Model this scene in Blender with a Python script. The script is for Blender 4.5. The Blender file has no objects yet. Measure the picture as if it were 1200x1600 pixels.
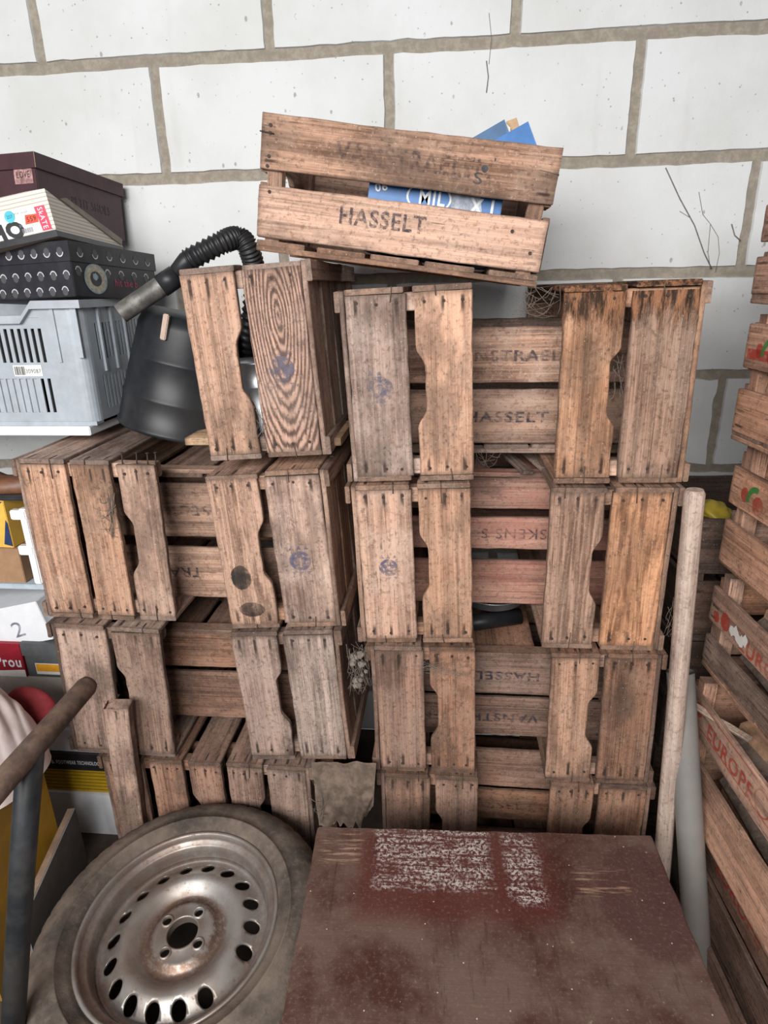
import bpy, bmesh, math, random
from mathutils import Vector, Matrix, Euler, noise
R = math.radians
C = bpy.context.scene.collection
RND = random.Random(7)

# ------------------------------------------------------------------ camera
f, pit, yaw, rol, ZC = 982.7, 0.3444, 0.1021, -0.02123, 1.58
cy, sy = math.cos(yaw), math.sin(yaw)
FW = Vector((-sy*math.cos(pit), cy*math.cos(pit), -math.sin(pit)))
r0 = Vector((cy, sy, 0)); u0 = r0.cross(FW)
RT = r0*math.cos(rol) + u0*math.sin(rol); UP = -r0*math.sin(rol) + u0*math.cos(rol)
CAM = Vector((0, 0, ZC))
def at(x, y, Y):                      # the point of the place seen at a pixel, on the plane y = Y
    d = FW + RT*((x-600)/f) + UP*((800-y)/f)
    return CAM + d*(Y/d.y)
def atz(x, y, Z):
    d = FW + RT*((x-600)/f) + UP*((800-y)/f)
    return CAM + d*((Z-ZC)/d.z)
cd = bpy.data.cameras.new('camera'); cam = bpy.data.objects.new('camera', cd); C.objects.link(cam)
cd.sensor_fit = 'HORIZONTAL'; cd.sensor_width = 36; cd.lens = f/1200*36; cd.clip_start = .02
M = Matrix((RT, UP, -FW)).transposed().to_4x4(); M.translation = CAM; cam.matrix_world = M
bpy.context.scene.camera = cam

# ------------------------------------------------------------------ node helper
class NT:
    def __init__(s, name):
        s.m = bpy.data.materials.new(name); s.m.use_nodes = True
        s.t = s.m.node_tree; s.t.nodes.clear()
        s.out = s.t.nodes.new('ShaderNodeOutputMaterial'); s.b = s.t.nodes.new('ShaderNodeBsdfPrincipled')
        s.t.links.new(s.b.outputs[0], s.out.inputs[0])
    def n(s, typ, **kw):
        x = s.t.nodes.new('ShaderNode'+typ)
        for k, v in kw.items(): setattr(x, k, v)
        return x
    def put(s, sock, v):
        if v is None: return
        if isinstance(v, bpy.types.NodeSocket): s.t.links.new(v, sock)
        else:
            if sock.type == 'RGBA' and not isinstance(v, (int, float)) and len(v) == 3: v = (*v, 1)
            sock.default_value = v
    def math(s, op, a, b=None, c=None, clamp=False):
        x = s.n('Math', operation=op, use_clamp=clamp); s.put(x.inputs[0], a); s.put(x.inputs[1], b); s.put(x.inputs[2], c); return x.outputs[0]
    def attr(s, name, out='Fac'):
        return s.n('Attribute', attribute_name=name).outputs[out]
    def mapp(s, v, scale=(1, 1, 1), loc=(0, 0, 0)):
        x = s.n('Mapping'); s.put(x.inputs[0], v); x.inputs['Scale'].default_value = scale; x.inputs['Location'].default_value = loc; return x.outputs[0]
    def noise(s, v, scale, detail=4, rough=.6, dist=0):
        x = s.n('TexNoise'); s.put(x.inputs['Vector'], v); x.inputs['Scale'].default_value = scale
        x.inputs['Detail'].default_value = detail; x.inputs['Roughness'].default_value = rough; x.inputs['Distortion'].default_value = dist; return x.outputs['Fac']
    def vor(s, v, scale):
        x = s.n('TexVoronoi'); s.put(x.inputs['Vector'], v); x.inputs['Scale'].default_value = scale; return x.outputs['Distance']
    def ramp(s, v, lo, hi, a=0., b=1.):
        x = s.n('MapRange', interpolation_type='SMOOTHSTEP'); s.put(x.inputs[0], v)
        for k, q in enumerate((lo, hi, a, b)): x.inputs[k+1].default_value = q
        return x.outputs[0]
    def mix(s, fac, a, b, mode='MIX'):
        x = s.n('Mix', data_type='RGBA', blend_type=mode); s.put(x.inputs[0], fac); s.put(x.inputs[6], a); s.put(x.inputs[7], b); return x.outputs[2]
    def bump(s, h, strength=.4, dist=.002):
        x = s.n('Bump'); s.put(x.inputs['Height'], h); x.inputs['Strength'].default_value = strength; x.inputs['Distance'].default_value = dist
        s.t.links.new(x.outputs[0], s.b.inputs['Normal'])
    def fin(s, col, rough=.7, metal=0., alpha=None, spec=None):
        s.put(s.b.inputs['Base Color'], col); s.put(s.b.inputs['Roughness'], rough); s.put(s.b.inputs['Metallic'], metal)
        if alpha is not None: s.put(s.b.inputs['Alpha'], alpha)
        if spec is not None: s.put(s.b.inputs['Specular IOR Level'], spec)
        return s.m
    def obj(s): return s.n('TexCoord').outputs['Object']

def wood(name, light, dark, dust=(.33, .27, .225), dustamt=.5, rings=.0, rot=0, paint=None, stain=.85, knot=False, grime=.55, sat=.80):
    rosy = lambda c: (c[0]*1.12, c[1]*1.04, c[2]*1.01)
    light, dust = rosy(light), rosy(dust); dark = (dark[0]*.8, dark[1]*.78, dark[2]*.78)
    s = NT(name); g = s.attr('gc', 'Vector'); tint = s.attr('tint'); ue = s.attr('ue'); vn = s.attr('vn'); uu = s.attr('uu')
    fib = s.noise(s.mapp(g, (4, 330, 330)), 1, 3, .7)
    stre = s.noise(s.mapp(g, (1.3, 60, 60)), 1, 5, .7, .5)
    wide = s.noise(s.mapp(g, (1.1, 15, 15)), 1, 4, .6, .8)
    blot = s.noise(g, 9, 6, .66); big = s.noise(s.mapp(g, (3.2, 6.5, 6.5)), 1, 5, .68); fine = s.noise(g, 90, 5, .75)
    t = s.math('MULTIPLY_ADD', fib, .26, s.math('MULTIPLY_ADD', stre, .38, s.math('MULTIPLY', wide, .36)))
    if rings or knot:
        if knot:   # growth rings round a long knot near the top of the board
            dx = s.math('MULTIPLY', s.math('SUBTRACT', uu, .285), .2); dy = s.math('MULTIPLY', s.math('SUBTRACT', vn, .47), .105)
            d = s.math('SQRT', s.math('ADD', s.math('MULTIPLY', dx, dx), s.math('MULTIPLY', dy, dy)))
            d = s.math('ADD', d, s.math('MULTIPLY_ADD', s.noise(s.mapp(g, (5, 22, 22)), 1, 2, .5), .014, s.math('MULTIPLY', wide, .008)))
            rg = s.math('MULTIPLY_ADD', s.math('SINE', s.math('MULTIPLY_ADD', d, 1050, s.math('MULTIPLY', stre, 7))), .5, .5)
        else:
            rg = s.math('MULTIPLY_ADD', s.math('SINE', s.math('MULTIPLY_ADD', wide, 44, s.math('MULTIPLY', stre, 9))), .5, .5)
        rr = rings or .6; t = s.math('ADD', s.math('MULTIPLY', t, 1-rr*(.42 if knot else .6)), s.math('MULTIPLY', s.math('POWER', rg, .55), rr*(.26 if knot else .34)))
    col = s.mix(s.ramp(t, .37, .61), dark, light)
    col = s.mix(s.math('MULTIPLY', s.ramp(blot, .42, .66), dustamt), col, dust)
    col = s.mix(s.math('MULTIPLY', s.ramp(fine, .5, .66), .55), col, tuple(c*.7 for c in dark))
    pk = s.math('MULTIPLY', s.ramp(s.vor(s.mapp(g, (.55, 1, 1)), 120), .16, .26, 1, 0), s.ramp(blot, .5, .56)); col = s.mix(s.math('MULTIPLY', pk, s.ramp(big, .38, .62, .05, .55)), col, (.05, .032, .024))
    col = s.mix(s.math('MULTIPLY', s.ramp(s.noise(g, 160, 4, .7), .54, .7), .4), col, tuple(min(1, c*1.25) for c in dust))
    hs = s.n('HueSaturation'); s.put(hs.inputs['Color'], col)
    s.put(hs.inputs['Value'], s.math('MULTIPLY_ADD', tint, .42, .86)); s.put(hs.inputs['Saturation'], s.math('MULTIPLY_ADD', s.math('FRACT', s.math('MULTIPLY', tint, 7.31)), .28, sat))
    col = hs.outputs[0]
    if paint: col = s.mix(s.math('MULTIPLY', s.ramp(s.noise(s.mapp(g, (5, 14, 14)), 1, 6, .72), .42, .6), .5), col, paint)
    col = s.mix(s.math('MULTIPLY', s.ramp(big, .47, .64), grime), col, (.06, .04, .03))
    # scratches and dents of the years, short and dark, along the grain
    sc_ = s.ramp(s.noise(s.mapp(g, (22, 300, 300)), 1, 2, .5), .66, .72); col = s.mix(s.math('MULTIPLY', sc_, .6), col, (.05, .03, .022))
    # rust stains that run from the nails along the grain
    v3 = s.math('ABSOLUTE', s.math('SUBTRACT', s.math('FRACT', s.math('MULTIPLY', vn, 3)), .5))
    wob = s.math('MULTIPLY_ADD', stre, .2, -.1)
    tail = s.math('MULTIPLY_ADD', s.noise(s.mapp(g, (1, 45, 45)), 1, 2, .5), .06, .006)
    st = s.math('MULTIPLY', s.ramp(s.math('ADD', v3, wob), .03, .14, 1, 0), s.math('MULTIPLY', s.ramp(ue, .006, .012), s.ramp(s.math('SUBTRACT', ue, tail), -.008, .012, 1, 0)))
    st = s.math('MULTIPLY', st, s.ramp(s.noise(s.mapp(g, (.5, 26, .5)), 1, 1, .5), .4, .56, .25, 1))
    col = s.mix(s.math('MULTIPLY', st, stain), col, (.028, .018, .015))
    ed = s.math('MULTIPLY', s.ramp(s.math('MULTIPLY_ADD', fine, .024, ue), .01, .026, 1, 0), .6)
    col = s.mix(ed, col, (.07, .05, .04))
    ve = s.math('MINIMUM', vn, s.math('SUBTRACT', 1, vn)); col = s.mix(s.math('MULTIPLY', s.ramp(s.math('MULTIPLY_ADD', blot, .16, ve), .06, .13, 1, 0), .55), col, (.08, .055, .044))
    if rot:
        rn = s.noise(s.mapp(g, (9, 40, 40)), 1, 5, .7)
        rm = s.ramp(s.math('ADD', uu, s.math('MULTIPLY', rn, .16)), rot+.015, rot+.06)
        ro = s.mix(s.ramp(s.noise(s.mapp(g, (14, 70, 70)), 1, 5, .75), .42, .6), (.03, .018, .013), (.31, .145, .075))
        col = s.mix(s.math('MULTIPLY', rm, .93), col, ro)
        s.bump(s.math('ADD', fib, s.math('MULTIPLY', rm, s.math('MULTIPLY', s.noise(s.mapp(g, (14, 70, 70)), 1, 5, .75), 3))), .8, .004)
    else:
        s.bump(s.math('ADD', s.math('MULTIPLY', t, 1.4), s.math('MULTIPLY', fine, .6)), .6, .003)
    col = s.mix(s.math('MULTIPLY', s.ramp(s.vor(g, 75), .05, .1, 1, 0), .55), col, (.55, .48, .41))
    return s.fin(col, .88, spec=.2)

def plain(name, col, rough=.6, var=.15, scale=25, metal=0., bump=.1, dirt=None, dirtamt=.4, spec=None):
    s = NT(name); o = s.obj(); n1 = s.noise(o, scale, 5, .65); n2 = s.noise(o, scale*.22, 4, .6)
    c = s.mix(s.ramp(n1, .35, .7), tuple(x*(1-var) for x in col), tuple(min(1, x*(1+var*.6)) for x in col))
    if dirt: c = s.mix(s.math('MULTIPLY', s.ramp(n2, .42, .66), dirtamt), c, dirt)
    s.bump(n1, bump, .002)
    return s.fin(c, rough, metal, spec=spec)

def ink(name, col, wear=.5, scale=90):
    s = NT(name); o = s.obj(); n = s.noise(o, scale, 5, .75); n2 = s.noise(o, 14, 3, .6)
    a = s.math('MULTIPLY', s.ramp(n, wear-.12, wear+.14), s.ramp(n2, .25, .68, .25, .85))
    return s.fin(col, .9, alpha=a, spec=.1)

MW = {}
MW['grey'] = wood('wood_dusty', (.46, .315, .24), (.165, .10, .075), (.41, .325, .27), .55)
MW['tan'] = wood('wood_tan', (.50, .32, .225), (.18, .10, .066), (.42, .32, .25), .35, sat=.86)
MW['knot'] = wood('wood_ringed', (.43, .275, .205), (.135, .08, .06), (.36, .28, .235), .3, rings=.9, knot=True, grime=.45)
MW['orange'] = wood('wood_orange', (.50, .295, .185), (.21, .105, .06), (.44, .29, .2), .25, rings=.3, grime=.4, sat=.8)
MW['rot'] = wood('wood_rotten', (.48, .30, .205), (.13, .07, .045), (.40, .30, .23), .4, rot=.36, grime=.5, sat=.84)
MW['red'] = wood('wood_reddish', (.42, .25, .19), (.15, .078, .058), (.34, .25, .20), .35, paint=(.33, .125, .10))
MW['brown'] = wood('wood_brown', (.33, .205, .15), (.10, .058, .042), (.285, .215, .172), .45, sat=.9)
MW['taupe'] = wood('wood_taupe', (.375, .262, .205), (.12, .075, .058), (.32, .25, .205), .5, grime=.65, sat=.84)
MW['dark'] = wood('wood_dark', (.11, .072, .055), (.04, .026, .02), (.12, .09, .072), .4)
MW['pine'] = wood('wood_pinkish', (.49, .285, .19), (.21, .11, .07), (.38, .255, .19), .35, grime=.4)
MW['weather'] = wood('wood_weathered', (.36, .275, .225), (.12, .085, .068), (.35, .275, .225), .45, rings=.25)
MW['pale'] = wood('wood_pale', (.62, .40, .20), (.36, .2, .09), (.5, .36, .22), .2, grime=.15)
MW['pole'] = wood('wood_pole', (.52, .42, .345), (.27, .20, .16), (.47, .39, .33), .5, stain=0, grime=.3)
M_NAIL = plain('rusty_iron', (.045, .027, .02), .8, .4, 200)
M_RUST = plain('rusty_steel', (.115, .07, .05), .75, .45, 40, .2, .3, (.17, .125, .10), .5)
M_INK = ink('faded_ink', (.045, .045, .065), .46)
M_INKF = ink('very_faded_ink', (.07, .055, .06), .53)
M_STAMP = ink('blue_stamp_ink', (.10, .11, .19), .47, 60)
M_STAMP2 = ink('blurred_stamp_ink', (.17, .155, .20), .5, 45)
M_INKR = ink('red_print', (.42, .05, .035), .38)
M_INKG = ink('green_print', (.04, .22, .05), .36)
M_BURN = ink('burnt_mark', (.03, .028, .027), .36, 25)

# ------------------------------------------------------------------ mesh helpers
def obj(name, bm, mats, parent=None, smooth=False):
    me = bpy.data.meshes.new(name); bm.to_mesh(me); bm.free()
    for m in (mats if isinstance(mats, (list, tuple)) else [mats]): me.materials.append(m)
    if smooth:
        for p in me.polygons: p.use_smooth = True
    o = bpy.data.objects.new(name, me); C.objects.link(o)
    if parent: o.parent = parent
    return o
def tag(o, label, cat, group=None, kind=None):
    o['label'] = label; o['category'] = cat
    if group: o['group'] = group
    if kind: o['kind'] = kind
    return o
def thing(name, label, cat, M=None, group=None):
    o = bpy.data.objects.new(name, None); C.objects.link(o); o.empty_display_size = .05
    if M is not None: o.matrix_world = M if isinstance(M, Matrix) else Matrix.Translation(M)
    return tag(o, label, cat, group)
def box(bm, lo, hi, mi=0, bev=0., M=None):
    vs = []
    tmp = bmesh.new(); r = bmesh.ops.create_cube(tmp, size=1)
    lo, hi = Vector(lo), Vector(hi); s = hi-lo; c = (hi+lo)/2
    for v in tmp.verts: v.co = Vector((v.co.x*s.x, v.co.y*s.y, v.co.z*s.z))+c
    if bev: bmesh.ops.bevel(tmp, geom=tmp.edges[:], offset=bev, segments=2, affect='EDGES')
    if M: bmesh.ops.transform(tmp, matrix=M, verts=tmp.verts)
    join(bm, tmp, mi)
def join(bm, tmp, mi=0):
    vm = {v: bm.verts.new(v.co) for v in tmp.verts}
    for fc in tmp.faces:
        try:
            nf = bm.faces.new([vm[v] for v in fc.verts]); nf.material_index = mi; nf.smooth = fc.smooth
        except ValueError: pass
    tmp.free()
def tube(bm, pts, rad, n=8, mi=0, cap=True, smooth=True):
    pts = [Vector(p) for p in pts]; rings = []
    prev = None
    for i, p in enumerate(pts):
        d = (pts[min(i+1, len(pts)-1)]-pts[max(i-1, 0)]).normalized()
        if prev is None:
            a = d.cross(Vector((0, 0, 1)) if abs(d.z) < .9 else Vector((1, 0, 0))).normalized()
        else: a = (prev - d*prev.dot(d)).normalized()
        prev = a; b = d.cross(a); rr = rad[i] if isinstance(rad, (list, tuple)) else rad
        rings.append([bm.verts.new(p+(a*math.cos(2*math.pi*k/n)+b*math.sin(2*math.pi*k/n))*rr) for k in range(n)])
    for i in range(len(rings)-1):
        for k in range(n):
            fc = bm.faces.new((rings[i][k], rings[i][(k+1) % n], rings[i+1][(k+1) % n], rings[i+1][k])); fc.smooth = smooth; fc.material_index = mi
    if cap:
        bm.faces.new(rings[0][::-1]).material_index = mi; bm.faces.new(rings[-1]).material_index = mi
def lathe(bm, prof, n=48, mi=0, closed=False, smooth=True, fn=None):
    rings = []
    for j, (r, z) in enumerate(prof):
        ring = []
        for k in range(n):
            a = 2*math.pi*k/n; rr, zz = fn(j, k, r, z) if fn else (r, z)
            ring.append(bm.verts.new((rr*math.cos(a), rr*math.sin(a), zz)))
        rings.append(ring)
    m = len(rings)
    for j in range(m if closed else m-1):
        A, B = rings[j], rings[(j+1) % m]
        for k in range(n):
            fc = bm.faces.new((A[k], A[(k+1) % n], B[(k+1) % n], B[k])); fc.smooth = smooth; fc.material_index = mi
    return rings

# ------------------------------------------------------------------ letters
WORDS = ['VANSTRAELEN', 'HASSELT', 'GOOSKENS S', 'EUROPE', '309087', 'FOOTWEAR TECHNOLOGY', '&', '2', 'Prou', '559', '257', 'SkATE', 'CHO', 'MIL', '06', 'X L', 'hit the b', 'PETIT SHOES', 'LOVE', 'S', 'K', 'PTR SHOE', '39']
TXT = {}
def make_text():
    obs = []
    for w in WORDS:
        cu = bpy.data.curves.new('t', 'FONT'); cu.body = w; cu.size = 1; cu.space_character = 1.12; cu.offset = .022 if w in ('EUROPE', 'MIL', 'X L', '06', 'Prou', 'VANSTRAELEN', 'HASSELT', 'FOOTWEAR TECHNOLOGY') else .06 if w == 'CHO' else 0; cu.resolution_u = 3
        o = bpy.data.objects.new('t', cu); C.objects.link(o); obs.append((w, o, cu))
    dg = bpy.context.evaluated_depsgraph_get(); dg.update()
    for w, o, cu in obs:
        me = bpy.data.meshes.new_from_object(o.evaluated_get(dg))
        xs = [v.co.x for v in me.vertices]; ys = [v.co.y for v in me.vertices]
        x0, x1, y0, y1 = min(xs), max(xs), min(ys), max(ys)
        TXT[w] = ([((v.co.x-(x0+x1)/2)/(x1-x0), (v.co.y-(y0+y1)/2)/(y1-y0)) for v in me.vertices], [list(p.vertices) for p in me.polygons])
        bpy.data.meshes.remove(me)
    for w, o, cu in obs:
        bpy.data.objects.remove(o); bpy.data.curves.remove(cu)
make_text()
def letter_bm(bm, w, c, u, v, wd, ht, lift=.0006, mi=0):
    u, v, c = Vector(u).normalized(), Vector(v).normalized(), Vector(c); nn = u.cross(v)
    vs, fs = TXT[w]; nv = [bm.verts.new(c+u*(x*wd)+v*(y*ht)+nn*lift) for x, y in vs]
    for p in fs:
        try: bm.faces.new([nv[i] for i in p]).material_index = mi
        except ValueError: pass
def letters(w, c, u, v, wd, ht, mat, parent, name='printed_text', lift=.0006):
    bm = bmesh.new(); letter_bm(bm, w, c, u, v, wd, ht, lift); return obj(name, bm, mat, parent)
def patch(bm, c, u, v, poly, lift=.0006, mi=0):
    u, v, c = Vector(u).normalized(), Vector(v).normalized(), Vector(c); nn = u.cross(v)
    bm.faces.new([bm.verts.new(c+u*x+v*y+nn*lift) for x, y in poly]).material_index = mi
def ring_patch(bm, c, u, v, r0, r1, n=28, sx=1, lift=.0006, mi=0, a0=0, a1=2*math.pi):
    for k in range(n):
        a, b = a0+(a1-a0)*k/n, a0+(a1-a0)*(k+1)/n
        patch(bm, c, u, v, [(r0*math.cos(a)*sx, r0*math.sin(a)), (r1*math.cos(a)*sx, r1*math.sin(a)), (r1*math.cos(b)*sx, r1*math.sin(b)), (r0*math.cos(b)*sx, r0*math.sin(b))], lift, mi)
def disc_poly(r, n=20, sx=1, jit=0, rnd=RND): return [(r*sx*math.cos(2*math.pi*k/n)*(1+rnd.uniform(-jit, jit)), r*math.sin(2*math.pi*k/n)*(1+rnd.uniform(-jit, jit))) for k in range(n)]

# ------------------------------------------------------------------ boards
def board(bm, o, U, V, L, W, T, rnd, cut=None, jit=.0012, rag0=.0008, rag1=.0008, bow=.0015, nu=14, nv=5):
    """one sawn board: length L along U, width W along V, thickness T along U x V, from the corner o"""
    U, V, o = Vector(U).normalized(), Vector(V).normalized(), Vector(o); N = U.cross(V)
    lg = bm.verts.layers.float_vector.get('gc') or bm.verts.layers.float_vector.new('gc')
    lt = bm.verts.layers.float.get('tint') or bm.verts.layers.float.new('tint')
    le = bm.verts.layers.float.get('ue') or bm.verts.layers.float.new('ue')
    lv = bm.verts.layers.float.get('vn') or bm.verts.layers.float.new('vn')
    lu = bm.verts.layers.float.get('uu') or bm.verts.layers.float.new('uu')
    off = Vector((rnd.uniform(0, 40), rnd.uniform(0, 40), rnd.uniform(0, 40))); tint = rnd.random()
    ch = min(.0018, T*.2); ph = rnd.uniform(0, 6); b1 = rnd.uniform(-bow, bow); b2 = rnd.uniform(-bow, bow)
    us = [0, .004] + [L*i/nu for i in range(1, nu)] + [L-.004, L]
    if cut:
        us = sorted(set(us+[L/2+cut[0]*k for k in (-.5, -.46, -.42, -.38, -.34, -.30, -.26, .26, .30, .34, .38, .42, .46, .5)]))
    rings = []
    ja = [rnd.uniform(-jit, jit) for _ in range(40)]; jb = [rnd.uniform(-jit, jit) for _ in range(40)]
    r0s = [rnd.uniform(-rag0, rag0)-rag0 for _ in range(nv)]; r1s = [rnd.uniform(-rag1, rag1)-rag1 for _ in range(nv)]
    for i, u in enumerate(us):
        x = u/L*20; k = int(x); fr = x-k
        vmin = ja[k]*(1-fr)+ja[k+1]*fr; vmax = W+jb[k]*(1-fr)+jb[k+1]*fr
        if cut:
            q = abs(u-L/2)/(cut[0]/2)
            if q < 1:
                d = cut[1]*(1 if q < .5 else .5+.5*math.cos((q-.5)/.5*math.pi))
                if cut[2] > 0: vmax -= d
                else: vmin += d
        ring = []
        wz = b1*math.sin(u/L*3.1+ph)+b2*math.sin(u/L*6+ph)
        def add(v, w, j):
            uu = u
            if i == 0: uu = -r0s[j]*1.
            if i == len(us)-1: uu = L+r1s[j]
            e = min(uu, L-uu)
            p = bm.verts.new(o+U*uu+V*v+N*(w+wz)); p[lg] = Vector((uu, v, w))+off; p[lt] = tint; p[le] = max(e, 0); p[lv] = v/W; p[lu] = uu
            ring.append(p)
        add(vmin, ch, 0)
        add(vmin, T-ch, 0)
        for j in range(nv): add(vmin+ch+(vmax-vmin-2*ch)*j/(nv-1), T, j)
        add(vmax, T-ch, nv-1); add(vmax, ch, nv-1)
        for j in range(nv-1, -1, -1): add(vmin+ch+(vmax-vmin-2*ch)*j/(nv-1), 0, j)
        rings.append(ring)
    n = len(rings[0])
    for i in range(len(rings)-1):
        for k in range(n):
            bm.faces.new((rings[i][k], rings[i+1][k], rings[i+1][(k+1) % n], rings[i][(k+1) % n]))
    bm.faces.new(rings[0]); bm.faces.new(rings[-1][::-1])

def one_board(name, parent, mat, *a, **k):
    bm = bmesh.new(); board(bm, *a, **k); bmesh.ops.recalc_face_normals(bm, faces=bm.faces[:]); return obj(name, bm, mat, parent)

def crate(name, label, M, seed, L=.6, W=.395, H=.275, ends=None, sides=None, mat='grey', mats=None, endmat=None, front=None, skip_side=(), slats=5, slatw=None,
          cut=True, group=None, rag=0., nails=True, wires=True, rim=0., cat='crate'):
    """fruit crate, upright in its own frame: x length, y width, z height; front = x sign of the end the photo shows"""
    rnd = random.Random(seed); t = thing(name, label, cat, M, group); mt = lambda k: MW[(mats or {}).get(k, mat)]
    b0 = .022
    ends = ends or [(b0, b0+(H-b0)*.485), (b0+(H-b0)*.545, H)]
    sides = sides or [(b0, b0+(H-b0)*.47), (b0+(H-b0)*.54, H)]
    te, ts = .014, .011; hl, hw = L/2, W/2
    res = {'root': t, 'end': {}, 'side': {}}
    for sx in (-1, 1):
        for i, (z0, z1) in enumerate(ends):
            c = (.17, .0185, -1) if (cut and i == len(ends)-1 and len(ends) > 1) else None
            seen = front == sx
            # board runs along +y; thickness outwards
            L_ = W-2*ts; xo = sx*(hl-te)
            if sx > 0: U, V, o = (0, 1, 0), (0, 0, 1), (hl-te, -hw+ts, z0)
            else: U, V, o = (0, 1, 0), (0, 0, 1), (-hl, -hw+ts, z0)
            b = one_board('end_board', t, (endmat[i] if endmat and seen and not isinstance(endmat[i], str) else MW[endmat[i]] if endmat and seen else mt('end')), o, U, V, L_, z1-z0, te, rnd, cut=c,
                          rag1=rag if seen and rag else .0008, jit=.0014+rag*.12, bow=.002)
            res['end'][(sx, i)] = b
            if seen and nails:
                nb = bmesh.new()
                for ue in (.017, L_-.017):
                    for k in range(3):
                        vv = z0+(z1-z0)*(k+.5)/3+rnd.uniform(-.004, .004); yy = -hw+ts+ue+rnd.uniform(-.004, .004)
                        xx = sx*hl
                        tube(nb, [(xx-sx*.001, yy, vv), (xx+sx*.0018, yy, vv)], .0032, 7)
                obj('nails', nb, M_NAIL, b)
    for sy_ in (-1, 1):
        for i, (z0, z1) in enumerate(sides):
            if (sy_, i) in skip_side: continue
            o = (-hl, -hw if sy_ < 0 else hw-ts, z0)
            # thickness axis U x V = +x x +z = -y ; start on the +y face
            o = (-hl, (-hw+ts) if sy_ < 0 else hw, z0)
            b = one_board('side_board', t, mt('side'), o, (1, 0, 0), (0, 0, 1), L, z1-z0, ts, rnd, nu=18, bow=.002)
            res['side'][(sy_, i)] = b
    for sx in (-1, 1):
        for sy_ in (-1, 1):
            x0 = hl-te-.03 if sx > 0 else -hl+te; y0 = hw-ts-.034 if sy_ > 0 else -hw+ts
            one_board('corner_post', t, mt('post'), (x0+.03, y0, .012), (0, 0, 1), (0, 1, 0), H-.016+rim, .034, .03, rnd, nu=5, nv=3)
    sw = slatw or (L-.02)/slats-.012
    for k in range(slats):
        xc = -hl+.006+(L-.012)*(k+.5)/slats + (rnd.uniform(-.008, .008) if 0 < k < slats-1 else 0)
        if k == 0: xc = -hl+sw/2+.001
        if k == slats-1: xc = hl-sw/2-.001
        one_board('bottom_slat', t, mt('slat'), (xc+sw/2, -hw+.001, .011), (0, 1, 0), (-1, 0, 0), W-.002, sw, .010, rnd, nu=8, nv=3)
    for sy_ in (-1, 1):
        y0 = -hw+.001 if sy_ < 0 else hw-.041
        one_board('bottom_runner', t, mt('slat'), (-hl, y0, 0), (1, 0, 0), (0, 1, 0), L, .04, .0105, rnd, nu=10, nv=3)
    if wires and front:
        for sy_ in (-1, 1):
            for i, (z0, z1) in enumerate(ends):
                if rnd.random() < .5: continue
                zz = z0+(z1-z0)*rnd.uniform(.25, .8); bm = bmesh.new(); x = front*hl; y = sy_*hw; l2 = rnd.uniform(.018, .045)
                tube(bm, [(x-front*l2*.8, y+sy_*.0008, zz), (x-front*.001, y+sy_*.0016, zz+.001), (x+front*.0016, y-sy_*.001, zz+.001), (x+front*.0016, y-sy_*l2, zz+rnd.uniform(-.003, .003))], .0011, 5)
                obj('wire_loop', bm, M_RUST, t)
    return res

def lying(side, cx, cz, tilt, Hh, Yf=1.3, L=.6, yawd=0):
    """crate on its side, its end towards the camera; side 'L': open top points to +X, 'R': open top to -X; cx, cz the middle of that end"""
    if side == 'L': a, b, c = Vector((0, 1, 0)), Vector((0, 0, 1)), Vector((1, 0, 0))
    else: a, b, c = Vector((0, -1, 0)), Vector((0, 0, 1)), Vector((-1, 0, 0))
    Rm = Matrix((a, b, c)).transposed()
    T = Matrix.Rotation(R(yawd), 3, 'Z') @ Matrix.Rotation(R(tilt), 3, 'Y') @ Rm
    org = Vector((cx, Yf+L/2, cz)) + T @ Vector((0, 0, -Hh/2))
    m = T.to_4x4(); m.translation = org; return m
def upright(cx, cyy, z, rz=0, ry=0, inv=False, H=.27):
    m = Matrix.Rotation(R(rz), 4, 'Z') @ Matrix.Rotation(R(ry), 4, 'Y')
    if inv: m = m @ Matrix.Translation((0, 0, H)) @ Matrix.Rotation(math.pi, 4, 'Y')
    return Matrix.Translation((cx, cyy, z)) @ m

def stamp(res, key, yy, zz, parent_part, sx, r=.022):
    # round blue mark with a crown over it, on the end board; local face x = sx*hl
    bm = bmesh.new(); x = sx*.3
    # as the crate lies, world up is local +y and world right is +z ('L') or -z ('R')
    u = (0, 0, 1) if sx < 0 else (0, 0, -1); v = (0, 1, 0); c = (x, yy, zz)
    lf = .0014 if Vector(u).cross(Vector(v)).x*sx > 0 else -.0014
    ring_patch(bm, c, u, v, r*.66, r, lift=lf)
    for a in range(5):
        an = a*1.256+.3; patch(bm, c, u, v, [(p[0]+r*.42*math.cos(an), p[1]+r*.42*math.sin(an)) for p in disc_poly(r*.27, 10)], lf)
    for dx in (-.7, 0, .7):
        patch(bm, c, u, v, [(r*dx-.005, r*1.1), (r*dx+.005, r*1.1), (r*dx, r*1.5)], lf)
        patch(bm, c, u, v, [(r*dx-.005, -r*1.1), (r*dx, -r*1.45), (r*dx+.005, -r*1.1)], lf)
    if r > .0255: patch(bm, c, u, v, disc_poly(r*1.05, 30, 1, .05), lf*.8, 1)
    return obj('printed_emblem', bm, [M_STAMP if r < .0255 else M_STAMP2, M_STAMP2], res['end'][key])

FR = 'crates stacked on their sides'
IN = 'printed crates held between the standing crates'
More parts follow.
